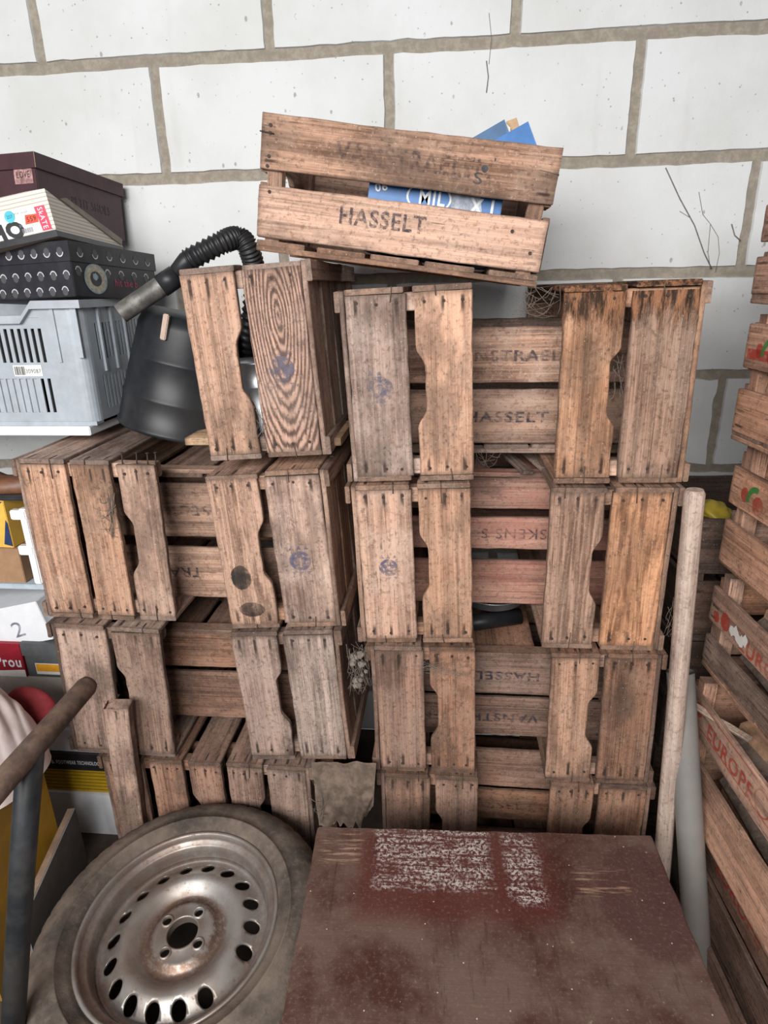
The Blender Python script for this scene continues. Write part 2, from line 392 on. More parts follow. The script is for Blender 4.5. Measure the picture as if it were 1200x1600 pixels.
# ------------------------------------------------------------------ middle columns, top row down
H0 = .272
r1l = crate('wooden_crate', 'dusty crate on its side beside the black drum, swirling grain on its right board', lying('R', -.390, 1.430, -3.2, .27), 11, H=.27, front=1, mat='grey', endmat=['knot', 'tan'], skip_side=((1, 1),), group=FR)
one_board('side_board', r1l['root'], MW['grey'], (.17, .395/2, .156), (1, 0, 0), (0, 0, 1), .13, .114, .011, random.Random(4), rag0=.012)
stamp(r1l, (1, 0), -.01, .085, None, 1, .026)
r1m = crate('wooden_crate', 'crate on its side with a faint blue stamp, under the tilted printed crate', lying('L', -.082, 1.381, -2.1, H0), 12, H=H0, front=-1, mat='grey', endmat=['grey', 'tan'], group=FR)
stamp(r1m, (-1, 0), .0, .082, None, -1, .027)
r1r = crate('wooden_crate', 'crate on its side with rotten crumbling orange-brown top edge, right end of the top row', lying('R', .362, 1.380, -.8, H0), 13, H=H0, front=1, mat='tan', endmat=['rot', 'rot'], rag=.008, group=FR)
for i in (0, 1): r1r['side'][(1, i)].data.materials[0] = MW['rot']
r2m = crate('wooden_crate', 'crate on its side with a clear blue round emblem, under the faint stamp crate', lying('L', -.074, .979, -2.1, H0), 14, W=.392, H=H0, front=-1, mat='tan', endmat=['grey', 'tan'], group=FR)
stamp(r2m, (-1, 0), .0, .085, None, -1, .021)
r2r = crate('wooden_crate', 'bright orange-brown crate on its side, second row beside the leaning round pole', lying('R', .363, .977, -.6, H0), 15, W=.392, H=H0, front=1, mat='tan', endmat=['orange', 'orange'], group=FR)
r3m = crate('wooden_crate', 'cobwebbed brown crate on its side, third row, under the crate with the clear blue emblem', lying('L', -.050, .587, -1.4, .262), 16, W=.37, H=.262, front=-1, mat='brown', endmat=['brown', 'brown'], group=FR)
r3r = crate('wooden_crate', 'brown crate with a chipped handhold board, third row, under the bright orange-brown crate', lying('R', .389, .584, -1.3, .262), 17, W=.372, H=.262, front=1, mat='brown', endmat=['brown', 'tan'], group=FR)
r4m = crate('wooden_crate', 'bottom-row crate on its side behind the middle of the red table, in shade', lying('L', -.035, .199, -.4, .262), 18, W=.385, H=.262, front=-1, mat='brown', endmat=['brown', 'brown'], group=FR)
r4r = crate('wooden_crate', 'bottom-row crate on its side behind the right back corner of the red table', lying('R', .408, .199, -.5, .258), 19, W=.385, H=.258, front=1, mat='brown', endmat=['brown', 'brown'], group=FR)
# left column
r2a = crate('wooden_crate', 'three-board crate with bare nails where its top board is missing, second row', lying('L', -.818, 1.024, .3, .34), 20, W=.405, H=.34, front=-1, mat='grey', endmat=['tan', 'tan', 'tan'],
            ends=[(.02, .128), (.142, .235), (.25, .34)], sides=[(.02, .128), (.142, .235), (.25, .34)], skip_side=((1, 2),), slats=6, group=FR)
r2l = crate('wooden_crate', 'crate on its side with two dark oval burn marks on its left board', lying('R', -.381, 1.007, -3.4, .28), 21, W=.388, H=.28, front=1, mat='tan', endmat=['grey', 'orange'], group=FR)
stamp(r2l, (1, 0), -.02, .09, None, 1, .025)
for (yy, zz, a, b) in ((-.058, .236, .024, 1.3), (-.142, .222, .031, .62)):
    bm = bmesh.new(); patch(bm, (.3, yy, zz), (0, 1, 0), (0, 0, 1), disc_poly(a, 40, b, .04), .0028); obj('burn_mark', bm, M_BURN, r2l['end'][(1, 1)])
r3a = crate('wooden_crate', 'worn dusty crate on its side, left end of the third row behind the rusty bar', lying('L', -.850, .604, 1.6, .295), 22, W=.392, H=.295, front=-1, mat='taupe', endmat=['taupe', 'taupe'], group=FR, rag=.003)
r3l = crate('wooden_crate', 'dusty grey crate on its side, third row, under the crate with the burn marks', lying('R', -.369, .612, -3.2, .275), 23, W=.38, H=.275, front=1, mat='taupe', endmat=['weather', 'taupe'], group=FR)
r4a = crate('wooden_crate', 'three-board crate on the floor behind the short wooden stake', lying('L', -.758, .2, 0, .345), 24, W=.39, H=.345, front=-1, mat='brown', endmat=['brown', 'brown', 'brown'],
            ends=[(.02, .125), (.145, .238), (.255, .345)], sides=[(.02, .125), (.145, .238), (.255, .345)], slats=6, group=FR)
r4b = crate('wooden_crate', 'narrow bottom-row crate standing just behind the top of the tyre', lying('R', -.452, .2, 0, .235), 25, W=.39, H=.235, front=1, mat='taupe', endmat=['taupe', 'taupe'], group=FR)
# nails that stand up where the board is missing
bm = bmesh.new()
for yy, zz in ((-.29, .262), (-.288, .295), (-.291, .322), (-.285, .338)):
    tube(bm, [(yy, .19, zz), (yy+.002, .216, zz+.001)], .0016, 6); tube(bm, [(yy+.002, .216, zz+.001), (yy+.002, .2175, zz+.001)], .0042, 8)
obj('bare_nails', bm, M_NAIL, r2a['root'])

# ------------------------------------------------------------------ printed crates between them
def print_on(res, i, word, xc, wd, ht, mat, zc=None, W=.39, dz=0):
    b = res['side'][(-1, i)]
    zs = [v.co.z for v in b.data.vertices]; z = (min(zs)+max(zs))/2+dz
    return letters(word, (xc, -W/2-.0016, z), (1, 0, 0), (0, 0, 1), wd, ht, mat, b)
def inner(label, x, Yf, z, seed, H, sides, inv, mat='tan', ry=0, **k):
    return crate('printed_crate', label, upright(x, Yf+.195, z, 0, ry, inv, H), seed, W=.39, H=H, sides=sides, mat=mat, wires=False, nails=False, group=IN, **k)
t1 = inner('upright crate with faded lettering between the faint stamp crate and the rotten-topped crate', .14, 1.465, 1.203, 31, .287, [(.024, .15), (.164, .287)], False, 'grey')
print_on(t1, 1, 'VANSTRAELEN', .015, .31, .025, M_INK); print_on(t1, 0, 'HASSELT', .0, .19, .025, M_INK)
t2 = inner('upside-down reddish crate between the clear emblem crate and the bright orange-brown crate', .14, 1.45, .789, 32, .37, [(.012, .09), (.112, .195), (.225, .345)], True, 'red', slats=4, slatw=.085)
print_on(t2, 1, 'GOOSKENS S', -.08, .26, .026, M_INK)
t3 = inner('upside-down printed crate between the cobwebbed crate and the chipped handhold crate', .15, 1.41, .416, 33, .275, [(.008, .122), (.134, .255)], True, 'brown', slats=3)
# upside down: the lower board in the picture is local index 0 seen from above -> upper text first
print_on(t3, 0, 'HASSELT', .0, .195, .026, M_INK); print_on(t3, 1, 'VANSTRAELEN', .052, .31, .026, M_INK)
t4 = inner('printed crate in deep shade between the two bottom-row crates behind the red table', .16, 1.40, .012, 34, .385, [(.03, .11), (.148, .25), (.262, .385)], False, 'brown')
print_on(t4, 1, 'HASSELT', .0, .2, .026, M_INKF)
t5 = inner('upside-down crate with faint lettering held between the nail-topped crate and the burn-marked crate', -.585, 1.42, .826, 35, .345, [(.036, .176), (.204, .345)], True, 'tan', slats=4)
print_on(t5, 1, 'VANSTRAELEN', .07, .32, .028, M_INK, dz=0); print_on(t5, 0, 'HASSELT', .0, .2, .027, M_INKF)
t6 = inner('plain brown crate without lettering held between the two left crates of the third row', -.6, 1.43, .418, 36, .30, [(.006, .115), (.128, .278)], True, 'brown')
t7 = inner('shaded crate seen through the gaps of the two left bottom-row crates', -.60, 1.40, .012, 37, .37, [(.03, .11), (.148, .25), (.262, .36)], False, 'brown')

for lab, p0, p1, w_ in (('broken slat lying loose on the upside-down reddish crate, the longer one', (.10, 1.80, 1.1615), (.178, 1.425, 1.1615), .028), ('broken slat lying loose on the upside-down reddish crate, against the rotten-topped crate', (.17, 1.80, 1.1615), (.224, 1.44, 1.1615), .022)):
    t = thing('wood_offcut', lab, 'offcut'); d = Vector(p1)-Vector(p0)
    bm = bmesh.new(); board(bm, p0, d, Vector((0, 0, 1)).cross(d), d.length, w_, .009, random.Random(int(w_*1000)), rag0=.01, rag1=.012, nu=8, nv=3); bmesh.ops.recalc_face_normals(bm, faces=bm.faces[:]); obj('slat', bm, MW['weather'], t)
# ------------------------------------------------------------------ tilted crate on top
TW = .33
tb = [(.026, .122), (.149, .245)]
tl = at(392, 392, 1.36); tr = at(846, 452, 1.36)
ang = math.degrees(math.atan2(tl.z-tr.z, tr.x-tl.x)); mid = (tl+tr)/2
MT = Matrix.Translation((mid.x, 1.36+TW/2, mid.z+.003)) @ Matrix.Rotation(R(ang), 4, 'Y')
top = crate('printed_crate', 'tilted open crate on top of the stack against the white wall, blue carton inside', MT, 41, L=.575, W=TW, H=.243, ends=[(.026, .128), (.146, .243)], sides=tb, mat='tan', nails=False, wires=False)
letters('HASSELT', (-.035, -TW/2-.0016, .085), (1, 0, 0), (0, 0, 1), .172, .032, M_INK, top['side'][(-1, 0)])
letters('VANSTRAELEN', (.01, -TW/2-.0016, .195), (1, 0, 0), (0, 0, 1), .30, .036, M_INKF, top['side'][(-1, 1)])
bm = bmesh.new(); c = (.148, -TW/2-.0018, .196)
patch(bm, c, (1, 0, 0), (0, 0, 1), disc_poly(.0065, 14), 0); patch(bm, (.165, -TW/2-.0018, .213), (1, 0, 0), (0, 0, 1), disc_poly(.003, 10, .6), 0)
letter_bm(bm, 'S', (.138, -TW/2-.0018, .179), (1, 0, 0), (0, 0, 1), .017, .02, 0)
obj('paint_blot', bm, plain('black_paint', (.02, .02, .022), .6), top['side'][(-1, 1)])
bm = bmesh.new()
for x, z in ((-.27, .225), (-.27, .212), (-.272, .155), (-.27, .172), (.268, .165), (.262, .185), (.27, .215), (-.265, .11), (.262, .06), (.22, .095)):
    tube(bm, [(x, -TW/2+.001, z), (x, -TW/2-.002, z)], .0034, 8)
tube(bm, [(-.29, -TW/2-.0015, .213), (-.262, -TW/2-.002, .211)], .0013, 5); tube(bm, [(.25, -TW/2-.0015, .205), (.288, -TW/2-.002, .2)], .002, 5)
obj('nails', bm, M_NAIL, top['root'])
# blue carton in it
M_BLUE = plain('blue_card', (.008, .12, .36), .45, .15, 30); M_BLUE2 = plain('blue_card_faded', (.05, .12, .24), .55, .15, 30)
M_WHITEINK = plain('white_print', (.72, .74, .76), .6, .06, 60); M_STKW = plain('white_liner', (.75, .74, .72), .7, .05); M_KRAFT = plain('kraft_card', (.45, .30, .18), .85, .15, 40)
bc = thing('blue_carton', 'blue cardboard carton with raised flaps lying inside the tilted top crate', 'box', MT @ Matrix.Translation((.06, .03, .027)))
bm = bmesh.new(); box(bm, (-.135, -.15, 0), (.135, .1, .145), 0, .002); obj('carton_body', bm, M_BLUE, bc)
letters('MIL', (-.005, -.1506, .113), (1, .0, .0), (0, 0, 1), .052, .026, M_WHITEINK, bc); letters('06', (-.11, -.1506, .122), (1, 0, .25), (-.25, 0, 1), .025, .016, M_WHITEINK, bc)
bm = bmesh.new()
ring_patch(bm, (-.012, -.15, .113), (1, 0, 0), (0, 0, 1), .026, .0285, 30, 1.6, .0007)
obj('printed_emblem', bm, M_WHITEINK, bc)
bm = bmesh.new(); patch(bm, (.07, -.15, .108), (1, 0, 0), (0, 0, 1), [(-.045, .018), (.02, .018), (.03, -.02), (-.03, -.02)], .0005); obj('printed_picture', bm, plain('grey_print', (.38, .42, .50), .6, .5, 40), bc)
letters('X L', (.1, -.1506, .108), (1, 0, 0), (0, 0, 1), .06, .03, M_WHITEINK, bc, lift=.001)
def panel(bm, pts, th, mi=0):
    pts = [Vector(p) for p in pts]; n = (pts[1]-pts[0]).cross(pts[2]-pts[0]).normalized()*th
    a = [bm.verts.new(p) for p in pts]; b = [bm.verts.new(p+n) for p in pts]
    bm.faces.new(a[::-1]).material_index = mi; bm.faces.new(b).material_index = mi
    for i in range(len(pts)):
        j = (i+1) % len(pts); bm.faces.new((a[i], a[j], b[j], b[i])).material_index = mi
bi = bc.matrix_world.inverted()
def flap(name, px, Y, mat, th=.002):
    bm = bmesh.new(); panel(bm, [bi @ at(x, y, yy) for (x, y), yy in zip(px, Y)], th); bmesh.ops.recalc_face_normals(bm, faces=bm.faces[:]); return obj(name, bm, mat, bc)
flap('flap', [(735, 262), (850, 275), (840, 231), (825, 190), (768, 222)], [1.44, 1.44, 1.445, 1.45, 1.447], M_BLUE)
flap('flap', [(722, 262), (800, 265), (797, 212), (788, 187), (736, 217)], [1.47, 1.47, 1.475, 1.48, 1.475], M_BLUE2)
flap('inner_flap', [(785, 262), (815, 262), (811, 197), (807, 184), (791, 190)], [1.50]*5, M_KRAFT)
flap('white_liner', [(772, 262), (800, 262), (797, 200), (789, 191), (780, 200)], [1.49]*5, M_STKW)

# ------------------------------------------------------------------ right stack of crates
xd = Vector((-.068, .998, 0)).normalized(); yd = Vector((0, 0, 1)).cross(xd)
def rstack(px, py, z): 
    o = Vector((px, py, z)) - xd*.3 - yd*.2
    m = Matrix((xd, yd, Vector((0, 0, 1)))).transposed().to_4x4(); m.translation = o; return m
RS = 'printed fruit crates in the stack at the right'
def rcrate(label, px, py, z, seed, H, sides, mat='pine', **k):
    return crate('fruit_crate', label, rstack(px, py, z), seed, W=.4, H=H, sides=sides, ends=[(.03, H*.45), (H*.55, H-.02)], mat=mat, wires=False, nails=False, group=RS, cut=False, slats=5, **k)
def zz(px, py, Y, base): return at(px, py, Y).z-base
def rsides(base, Y, lower, upper): return [(zz(*lower[1], Y, base), zz(*lower[0], Y, base)), (zz(*upper[1], Y, base), zz(*upper[0], Y, base))]
ra = rcrate('topmost fruit crate of the right stack, cut off by the photo edge', .606, 1.4, 1.532, 51, .215, rsides(1.532, 1.4, ((1181, 402), (1172, 459)), ((1196, 319), (1187, 379))))
rb = rcrate('fruit crate second from the top of the right stack, apple print on its upper board', .613, 1.4, 1.255, 52, .262, rsides(1.255, 1.4, ((1160, 606), (1150, 672)), ((1179, 504), (1167, 574))))
rc = rcrate('fruit crate third from top of right stack, green and red apple on tan', .634, 1.4, .962, 53, .285, rsides(.962, 1.4, ((1139, 810), (1125, 874)), ((1154, 727), (1141, 784))))
rd = rcrate('fruit crate holding firewood, grey split lower board, red lettering taped over in white', .634, 1.4, .69, 54, .255, rsides(.69, 1.4, ((1106, 989), (1100, 1025)), ((1122, 915), (1113, 966))))
re_ = rcrate('fruit crate with clear red lettering beside the grey pipe, loose lath across its top', .618, 1.4, .31, 55, .355, rsides(.31, 1.4, ((1077, 1150), (1082, 1226)), ((1079, 1067), (1073, 1120))))
rf = rcrate('lowest fruit crate of the right stack, dark with red lettering near the floor', .672, 1.335, .0, 56, .30, [(.012, .05), (.058, .145), (.165, .29)], 'brown')
sp_ = thing('plank', 'dark thin plank standing on edge beside the lowest fruit crate', 'plank')
far_ = Vector((.628, 1.28, 0)); bm = bmesh.new(); board(bm, far_, (.06, -.998, 0), (0, 0, 1), .62, .105, .012, random.Random(77)); bmesh.ops.recalc_face_normals(bm, faces=bm.faces[:]); obj('plank_board', bm, MW['brown'], sp_)
def rprint(res, i, word, xc, wd, ht, mat, dz=0):
    b = res['side'][(1, i)]; zs = [v.co.z for v in b.data.vertices]; z = (min(zs)+max(zs))/2+dz
    return letters(word, (xc, .2+.0022, z), (-1, 0, 0), (0, 0, 1), wd, ht, mat, b)
def apple(res, i, xc, s=.03, leaf=True, dz=0, stalk=True):
    b = res['side'][(1, i)]; zs = [v.co.z for v in b.data.vertices]; z = (min(zs)+max(zs))/2+dz
    bm = bmesh.new(); cc = (xc, .2022, z); u, v = (-1, 0, 0), (0, 0, 1)
    patch(bm, (xc-s*.75, .2022, z-s*.45), u, v, disc_poly(s*.62, 18, 1, .03), 0, 0)
    patch(bm, (xc+s*.95, .2022, z-s*.2), u, v, disc_poly(s*.5, 18, .9, .05), 0, 0)
    if leaf: ring_patch(bm, (xc-s*.35, .2022, z-s*.35), u, v, s*.65, s*1.05, 14, 1, .0003, 1, math.pi*.42, math.pi*1.08)
    return obj('printed_apple', bm, [M_INKR, M_INKG], b)
apple(rb, 1, .215, .028); apple(rc, 1, .21, .032)
bm = bmesh.new(); patch(bm, (.2, .2022, .18), (-1, 0, 0), (0, 0, 1), [(-.085, -.008), (.2, -.008), (.2, .012), (-.085, .012)], 0); obj('printed_band', bm, M_INKR, rb['side'][(1, 1)])
rprint(rd, 1, 'EUROPE', .06, .19, .034, M_INKR, -.02)
bm = bmesh.new(); patch(bm, (.225, .2022, .158), (-1, 0, 0), (0, 0, 1), disc_poly(.022, 18, .9, .06), 0); patch(bm, (.265, .2022, .15), (-1, 0, 0), (0, 0, 1), disc_poly(.013, 14, 1.1, .2), 0); obj('printed_apple', bm, M_INKR, rd['side'][(1, 1)])
bm = bmesh.new()
for k in range(5): patch(bm, (.19-k*.013, .2026+k*.0002, .155+.006*math.sin(k*2)), (-1, 0, .3), (.3, 0, 1), disc_poly(.012, 9, 1, .35), 0)
obj('white_tape', bm, plain('white_tape', (.66, .62, .58), .8, .1), rd['side'][(1, 1)])
rprint(re_, 1, 'EUROPE', .085, .2, .038, M_INKR)
bm = bmesh.new(); patch(bm, (.235, .2022, .29), (-1, 0, 0), (0, 0, 1), disc_poly(.02, 18, .8, .06), 0); obj('printed_apple', bm, M_INKR, re_['side'][(1, 1)])
bm = bmesh.new()
for dz in (-.031, .033): patch(bm, (.02, .2022, .281+dz), (-1, 0, 0), (0, 0, 1), [(-.2, -.0012), (.28, -.0012), (.28, .0012), (-.2, .0012)], 0)
ring_patch(bm, (-.05, .2022, .281), (-1, 0, 0), (0, 0, 1), .026, .029, 26)
obj('printed_border', bm, M_INKR, re_['side'][(1, 1)])
rprint(rf, 2, 'EUROPE', .095, .2, .038, M_INKR)
rd['side'][(1, 0)].data.materials[0] = MW['weather']
# firewood in the crates
M_BARK = plain('bark', (.12, .085, .065), .95, .5, 60, 0, .9, (.2, .15, .12), .4); M_SPLIT = plain('split_wood', (.36, .21, .125), .85, .35, 50, 0, .5, (.25, .15, .09), .5)
def log(label, M, ln, r, seed):
    rnd = random.Random(seed); bm = bmesh.new(); n = 14; rings = []; ns = 9
    base = [(r*(1 if k < 9 else .72)*(1+rnd.uniform(-.1, .1))) for k in range(n)]
    for i in range(ns):
        x = -ln/2+ln*i/(ns-1); rings.append([bm.verts.new((x+(rnd.uniform(-.006, .006) if i in (0, ns-1) else 0), base[k]*(1+.09*noise.noise((x*12, k*.7, seed)))*math.cos(2*math.pi*k/n), base[k]*(1+.09*noise.noise((x*12, k*.7, seed+5)))*math.sin(2*math.pi*k/n))) for k in range(n)])
    for i in range(ns-1):
        for k in range(n):
            fc = bm.faces.new((rings[i][k], rings[i+1][k], rings[i+1][(k+1) % n], rings[i][(k+1) % n])); fc.material_index = 0 if k < 9 else 1
    bm.faces.new(rings[0]).material_index = 1; bm.faces.new(rings[-1][::-1]).material_index = 1
    bmesh.ops.recalc_face_normals(bm, faces=bm.faces[:])
    o = obj('firewood_log', bm, [M_BARK, M_SPLIT]); o.matrix_world = M; return tag(o, label, 'log', 'firewood in the fruit crates')
def in_crate(res, x, y, z, rz=0, rx=0): return res['root'].matrix_world @ Matrix.Translation((x, y, z)) @ Matrix.Rotation(R(rz), 4, 'Z') @ Matrix.Rotation(R(rx), 4, 'X')
bpy.context.view_layer.update()
log('split firewood log with pale cut face, upper one lying in the firewood crate', in_crate(rd, .0, .105, .19, 6, 150), .34, .055, 1)
log('split firewood log low in the firewood crate, behind its grey lower board', in_crate(rd, .02, .115, .078, -4, 140), .40, .052, 2)
log('thick firewood log at the back of the firewood crate', in_crate(rd, .0, -.02, .09, 3, 150), .42, .062, 3)
log('firewood log lying in the clear red lettered crate under the loose lath', in_crate(re_, -.02, .10, .28, 5, 150), .36, .056, 4)
log('dark bark log in the fruit crate with the green and red apple', in_crate(rc, .02, .10, .085, -6, 140), .38, .06, 5)
log('lower bark log beneath the others in the clear red lettered crate', in_crate(re_, .0, .10, .08, -3, 30), .40, .058, 6)
ls = thing('loose_lath', 'thin pale loose lath lying across the top of the clear red lettered crate', 'lath')
p0, p1 = at(1070, 1096, 1.36), at(1168, 1158, 1.18)
d = (p1-p0); bm = bmesh.new(); board(bm, p0-Vector((.0, 0, .006)), d, Vector((.6, .3, .2)).cross(d).cross(d)*-1, d.length, .018, .007, random.Random(5), nu=6, nv=3); bmesh.ops.recalc_face_normals(bm, faces=bm.faces[:]); obj('lath_strip', bm, MW['pole'], ls)
# dark crates in the corner behind
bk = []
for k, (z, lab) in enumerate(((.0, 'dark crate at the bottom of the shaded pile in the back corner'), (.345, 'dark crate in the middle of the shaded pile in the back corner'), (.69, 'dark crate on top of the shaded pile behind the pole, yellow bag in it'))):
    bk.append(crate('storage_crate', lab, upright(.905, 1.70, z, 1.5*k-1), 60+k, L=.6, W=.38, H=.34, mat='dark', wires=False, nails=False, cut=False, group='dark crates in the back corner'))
bm = bmesh.new(); bmesh.ops.create_icosphere(bm, subdivisions=4, radius=.042)
for v in bm.verts:
    v.co *= 1+.35*noise.noise(v.co*22)+.15*noise.noise(v.co*50); v.co.z *= .75
o = obj('plastic_bag', bm, plain('yellow_plastic', (.34, .25, .02), .5), None, True); o.location = (.675, 1.56, 1.028); tag(o, 'crumpled yellow plastic bag on the dark crate behind the pole', 'bag')

# ------------------------------------------------------------------ poles and stake
def rod(name, label, cat, a, b, rad, mat, n=20, wav=.002, taper=1., capround=True):
    a, b = Vector(a), Vector(b); d = (b-a); L = d.length; ns = 24; pts = []; rr = []
    for i in range(ns+1):
        t_ = i/ns; p = a+d*t_+Vector((noise.noise((t_*3, 1, rad*99)), noise.noise((t_*3, 7, rad*99)), 0))*wav
        pts.append(p); rr.append(rad*(1+(taper-1)*t_)*(1+.03*noise.noise((t_*9, 3, 3))))
    if capround:
        pts = [a-d.normalized()*(-.004), *pts[1:-1], b]; rr[0] *= .8
        pts.insert(1, a+d.normalized()*.012); rr.insert(1, rad)
    bm = bmesh.new(); tube(bm, pts, rr, n)
    lg = bm.verts.layers.float_vector.new('gc'); lt = bm.verts.layers.float.new('tint'); le = bm.verts.layers.float.new('ue'); lv = bm.verts.layers.float.new('vn'); lu = bm.verts.layers.float.new('uu')
    q = d.normalized().to_track_quat('X', 'Z').inverted()
    for v in bm.verts: v[lg] = q @ (v.co-a)+Vector((3, 5, 9)); v[lt] = .6; v[le] = .2; v[lv] = .33; v[lu] = .1
    return tag(obj(name, bm, mat), label, cat)
rod('wooden_pole', 'pale dusty round wooden pole leaning beside the crate stack at the right', 'pole', at(1086, 762, 1.265), (.566, 1.243, .0), .0205, MW['pole'])
M_PVC = plain('grey_pvc', (.2, .19, .178), .5, .08, 18, 0, .05, (.24, .20, .17), .35)
ta, tb_ = Vector((.553, 1.315, .72)), Vector((.622, 1.105, .0))
pb = bmesh.new(); dd = (tb_-ta).normalized()
tube(pb, [ta, ta+dd*.3, tb_], .0305, 28, cap=False); tube(pb, [tb_, ta+dd*.3, ta], .0275, 28, cap=False)
tag(obj('plastic_pipe', pb, M_PVC), 'grey plastic pipe standing behind the wooden pole by the fruit crates', 'pipe')
st = thing('wooden_stake', 'short weathered wooden stake standing between the rusty bar and the tyre', 'stake')
a, b = at(180, 1103, 1.235), Vector((-.862, 1.272, 0)); d = a-b
sv = Vector((1, .15, 0)); sv = (sv-d.normalized()*sv.dot(d.normalized())).normalized()
bm = bmesh.new(); board(bm, b-sv*.03, d, sv, d.length-.006, .06, .034, random.Random(3), rag1=.006, jit=.002, bow=.003); bmesh.ops.recalc_face_normals(bm, faces=bm.faces[:]); obj('stake_post', bm, MW['grey'], st)

# ------------------------------------------------------------------ hand cart bar
hc = thing('hand_cart', 'rusty brown bar end on a dark painted steel leg, left foreground', 'cart handle', (-.89, .72, 0))
inv = Vector((-.89, .72, 0))
bm = bmesh.new(); pa, pb_ = at(140, 1067, .96), at(-90, 1330, .62)
tube(bm, [p-inv for p in (pa-(pb_-pa).normalized()*0, pa+(pb_-pa)*.03, pa+(pb_-pa)*.5, pb_)], [.016, .0195, .0205, .021], 24); obj('push_bar', bm, M_RUST, hc)
M_DKST = plain('dark_painted_steel', (.022, .026, .030), .5, .3, 30, .1, .15, (.11, .095, .085), .4)
bm = bmesh.new(); q = pa+(pb_-pa)*.47; tube(bm, [p-inv for p in (q, at(35, 1350, .775), Vector((-.885, .735, 0)))], .0215, 24); obj('leg', bm, M_DKST, hc)

# ------------------------------------------------------------------ wheel lying on the floor
wc = Vector((-.5786, .9614, .256)); nrm = Vector((-.0457, -.1149, .9923)).normalized()
wl = thing('car_wheel', 'old steel car wheel with dusty tyre lying flat in front of the crates', 'wheel', Matrix.Translation(wc) @ nrm.to_track_quat('Z', 'Y').to_matrix().to_4x4())
s = NT('dusty_rubber'); o_ = s.obj(); n1 = s.noise(o_, 7, 5, .65); n2 = s.noise(o_, 60, 4, .7); n3 = s.noise(o_, 300, 2, .6)
c_ = s.mix(s.ramp(n1, .32, .66), (.055, .046, .04), (.19, .145, .115)); c_ = s.mix(s.math('MULTIPLY', s.ramp(n2, .5, .75), .5), c_, (.21, .165, .135)); s.bump(s.math('ADD', n2, n3), .25, .002)
M_TYRE = s.fin(c_, .85, spec=.2)
s = NT('wheel_steel'); o_ = s.obj(); n1 = s.noise(o_, 14, 5, .7); n2 = s.noise(o_, 80, 4, .75); n3 = s.noise(o_, 5, 3, .6)
c_ = s.mix(s.ramp(n1, .4, .7), (.42, .40, .38), (.30, .255, .225)); rm_ = s.math('MULTIPLY', s.ramp(n2, .56, .68), s.ramp(n3, .36, .6, .25, 1)); c_ = s.mix(rm_, c_, (.14, .065, .035)); c_ = s.mix(s.math('MULTIPLY', s.ramp(n3, .42, .62), .6), c_, (.22, .16, .125))
so = s.n('SeparateXYZ'); s.put(so.inputs[0], o_); rr_s = s.math('SQRT', s.math('ADD', s.math('POWER', so.outputs[0], 2), s.math('POWER', so.outputs[1], 2))); rq = s.math('MULTIPLY_ADD', n2, .03, rr_s); ringd = s.math('MAXIMUM', s.math('MULTIPLY', s.ramp(rq, .078, .088), s.ramp(rq, .104, .118, 1, 0)), s.math('MULTIPLY', s.math('MULTIPLY', s.ramp(rq, .172, .19), s.ramp(rq, .226, .236, 1, 0)), .45))
c_ = s.mix(s.math('MULTIPLY', ringd, s.ramp(n2, .3, .6, .35, .9)), c_, (.15, .085, .055))
s.bump(n2, .12, .001); M_STEEL = s.fin(c_, s.math('MULTIPLY_ADD', n1, .35, .3), s.math('MULTIPLY_ADD', rm_, -.6, .7))
prof = [(.218, -.012), (.2215, .002), (.232, .012), (.25, .0175), (.2505, .019), (.254, .019), (.2545, .0178), (.27, .0165), (.287, .012), (.302, .003), (.314, -.008), (.323, -.020), (.330, -.034), (.3345, -.05), (.3355, -.075), (.3355, -.079), (.3285, -.08), (.3285, -.088), (.336, -.089), (.3365, -.115), (.336, -.141), (.3285, -.142), (.3285, -.15), (.3355, -.151), (.3345, -.175), (.33, -.19), (.317, -.206), (.29, -.218), (.26, -.222), (.232, -.216), (.218, -.2)]
NTh = 216
def tread(j, k, r, z):
    if j in (10, 11, 12, 13, 14, 24, 25) and (k % 4) == 0: return r-(.0055 if j > 11 else .003), z
    return r, z
bm = bmesh.new(); lathe(bm, prof, NTh, fn=tread); obj('tyre', bm, M_TYRE, wl, True)
bm = bmesh.new(); lathe(bm, [(.2195, -.006), (.2225, .002), (.2205, .0055), (.2165, .006), (.2125, .003), (.2105, -.008), (.2085, -.013), (.199, -.0165), (.1955, -.02), (.1935, -.034), (.1915, -.038), (.1895, -.05), (.1875, -.1), (.1875, -.2), (.214, -.21), (.2185, -.2)], 128); obj('rim', bm, M_STEEL, wl, True)
# pressed disc with oval holes
pt = [(.0335, -.054), (.034, -.041), (.0355, -.038), (.0385, -.0385), (.042, -.041), (.062, -.0415), (.070, -.043), (.077, -.053), (.086, -.0565), (.094, -.054), (.106, -.043), (.117, -.034), (.126, -.031), (.134, -.032), (.143, -.0365), (.156, -.046), (.167, -.055), (.176, -.058), (.183, -.056), (.1895, -.05)]
bt = [(r, z-.005) for r, z in pt][::-1]; bt[-1] = (.0335, -.06)
bm = bmesh.new(); lathe(bm, pt+bt, 144, closed=True); bmesh.ops.recalc_face_normals(bm, faces=bm.faces[:])
ds = obj('wheel_disc', bm, M_STEEL, None, True)
cb = bmesh.new()
for k in range(18):
    if k == 0: continue
    a = 2*math.pi*k/18+R(-10); tmp = bmesh.new(); bmesh.ops.create_cone(tmp, cap_ends=True, segments=24, radius1=1, radius2=1, depth=.12)
    rr_ = Matrix.Translation((.1555*math.cos(a), .1555*math.sin(a), -.045)) @ Matrix.Rotation(a, 4, 'Z') @ Matrix.Diagonal((.0165, .0150, 1, 1)); bmesh.ops.transform(tmp, matrix=rr_, verts=tmp.verts); join(cb, tmp)
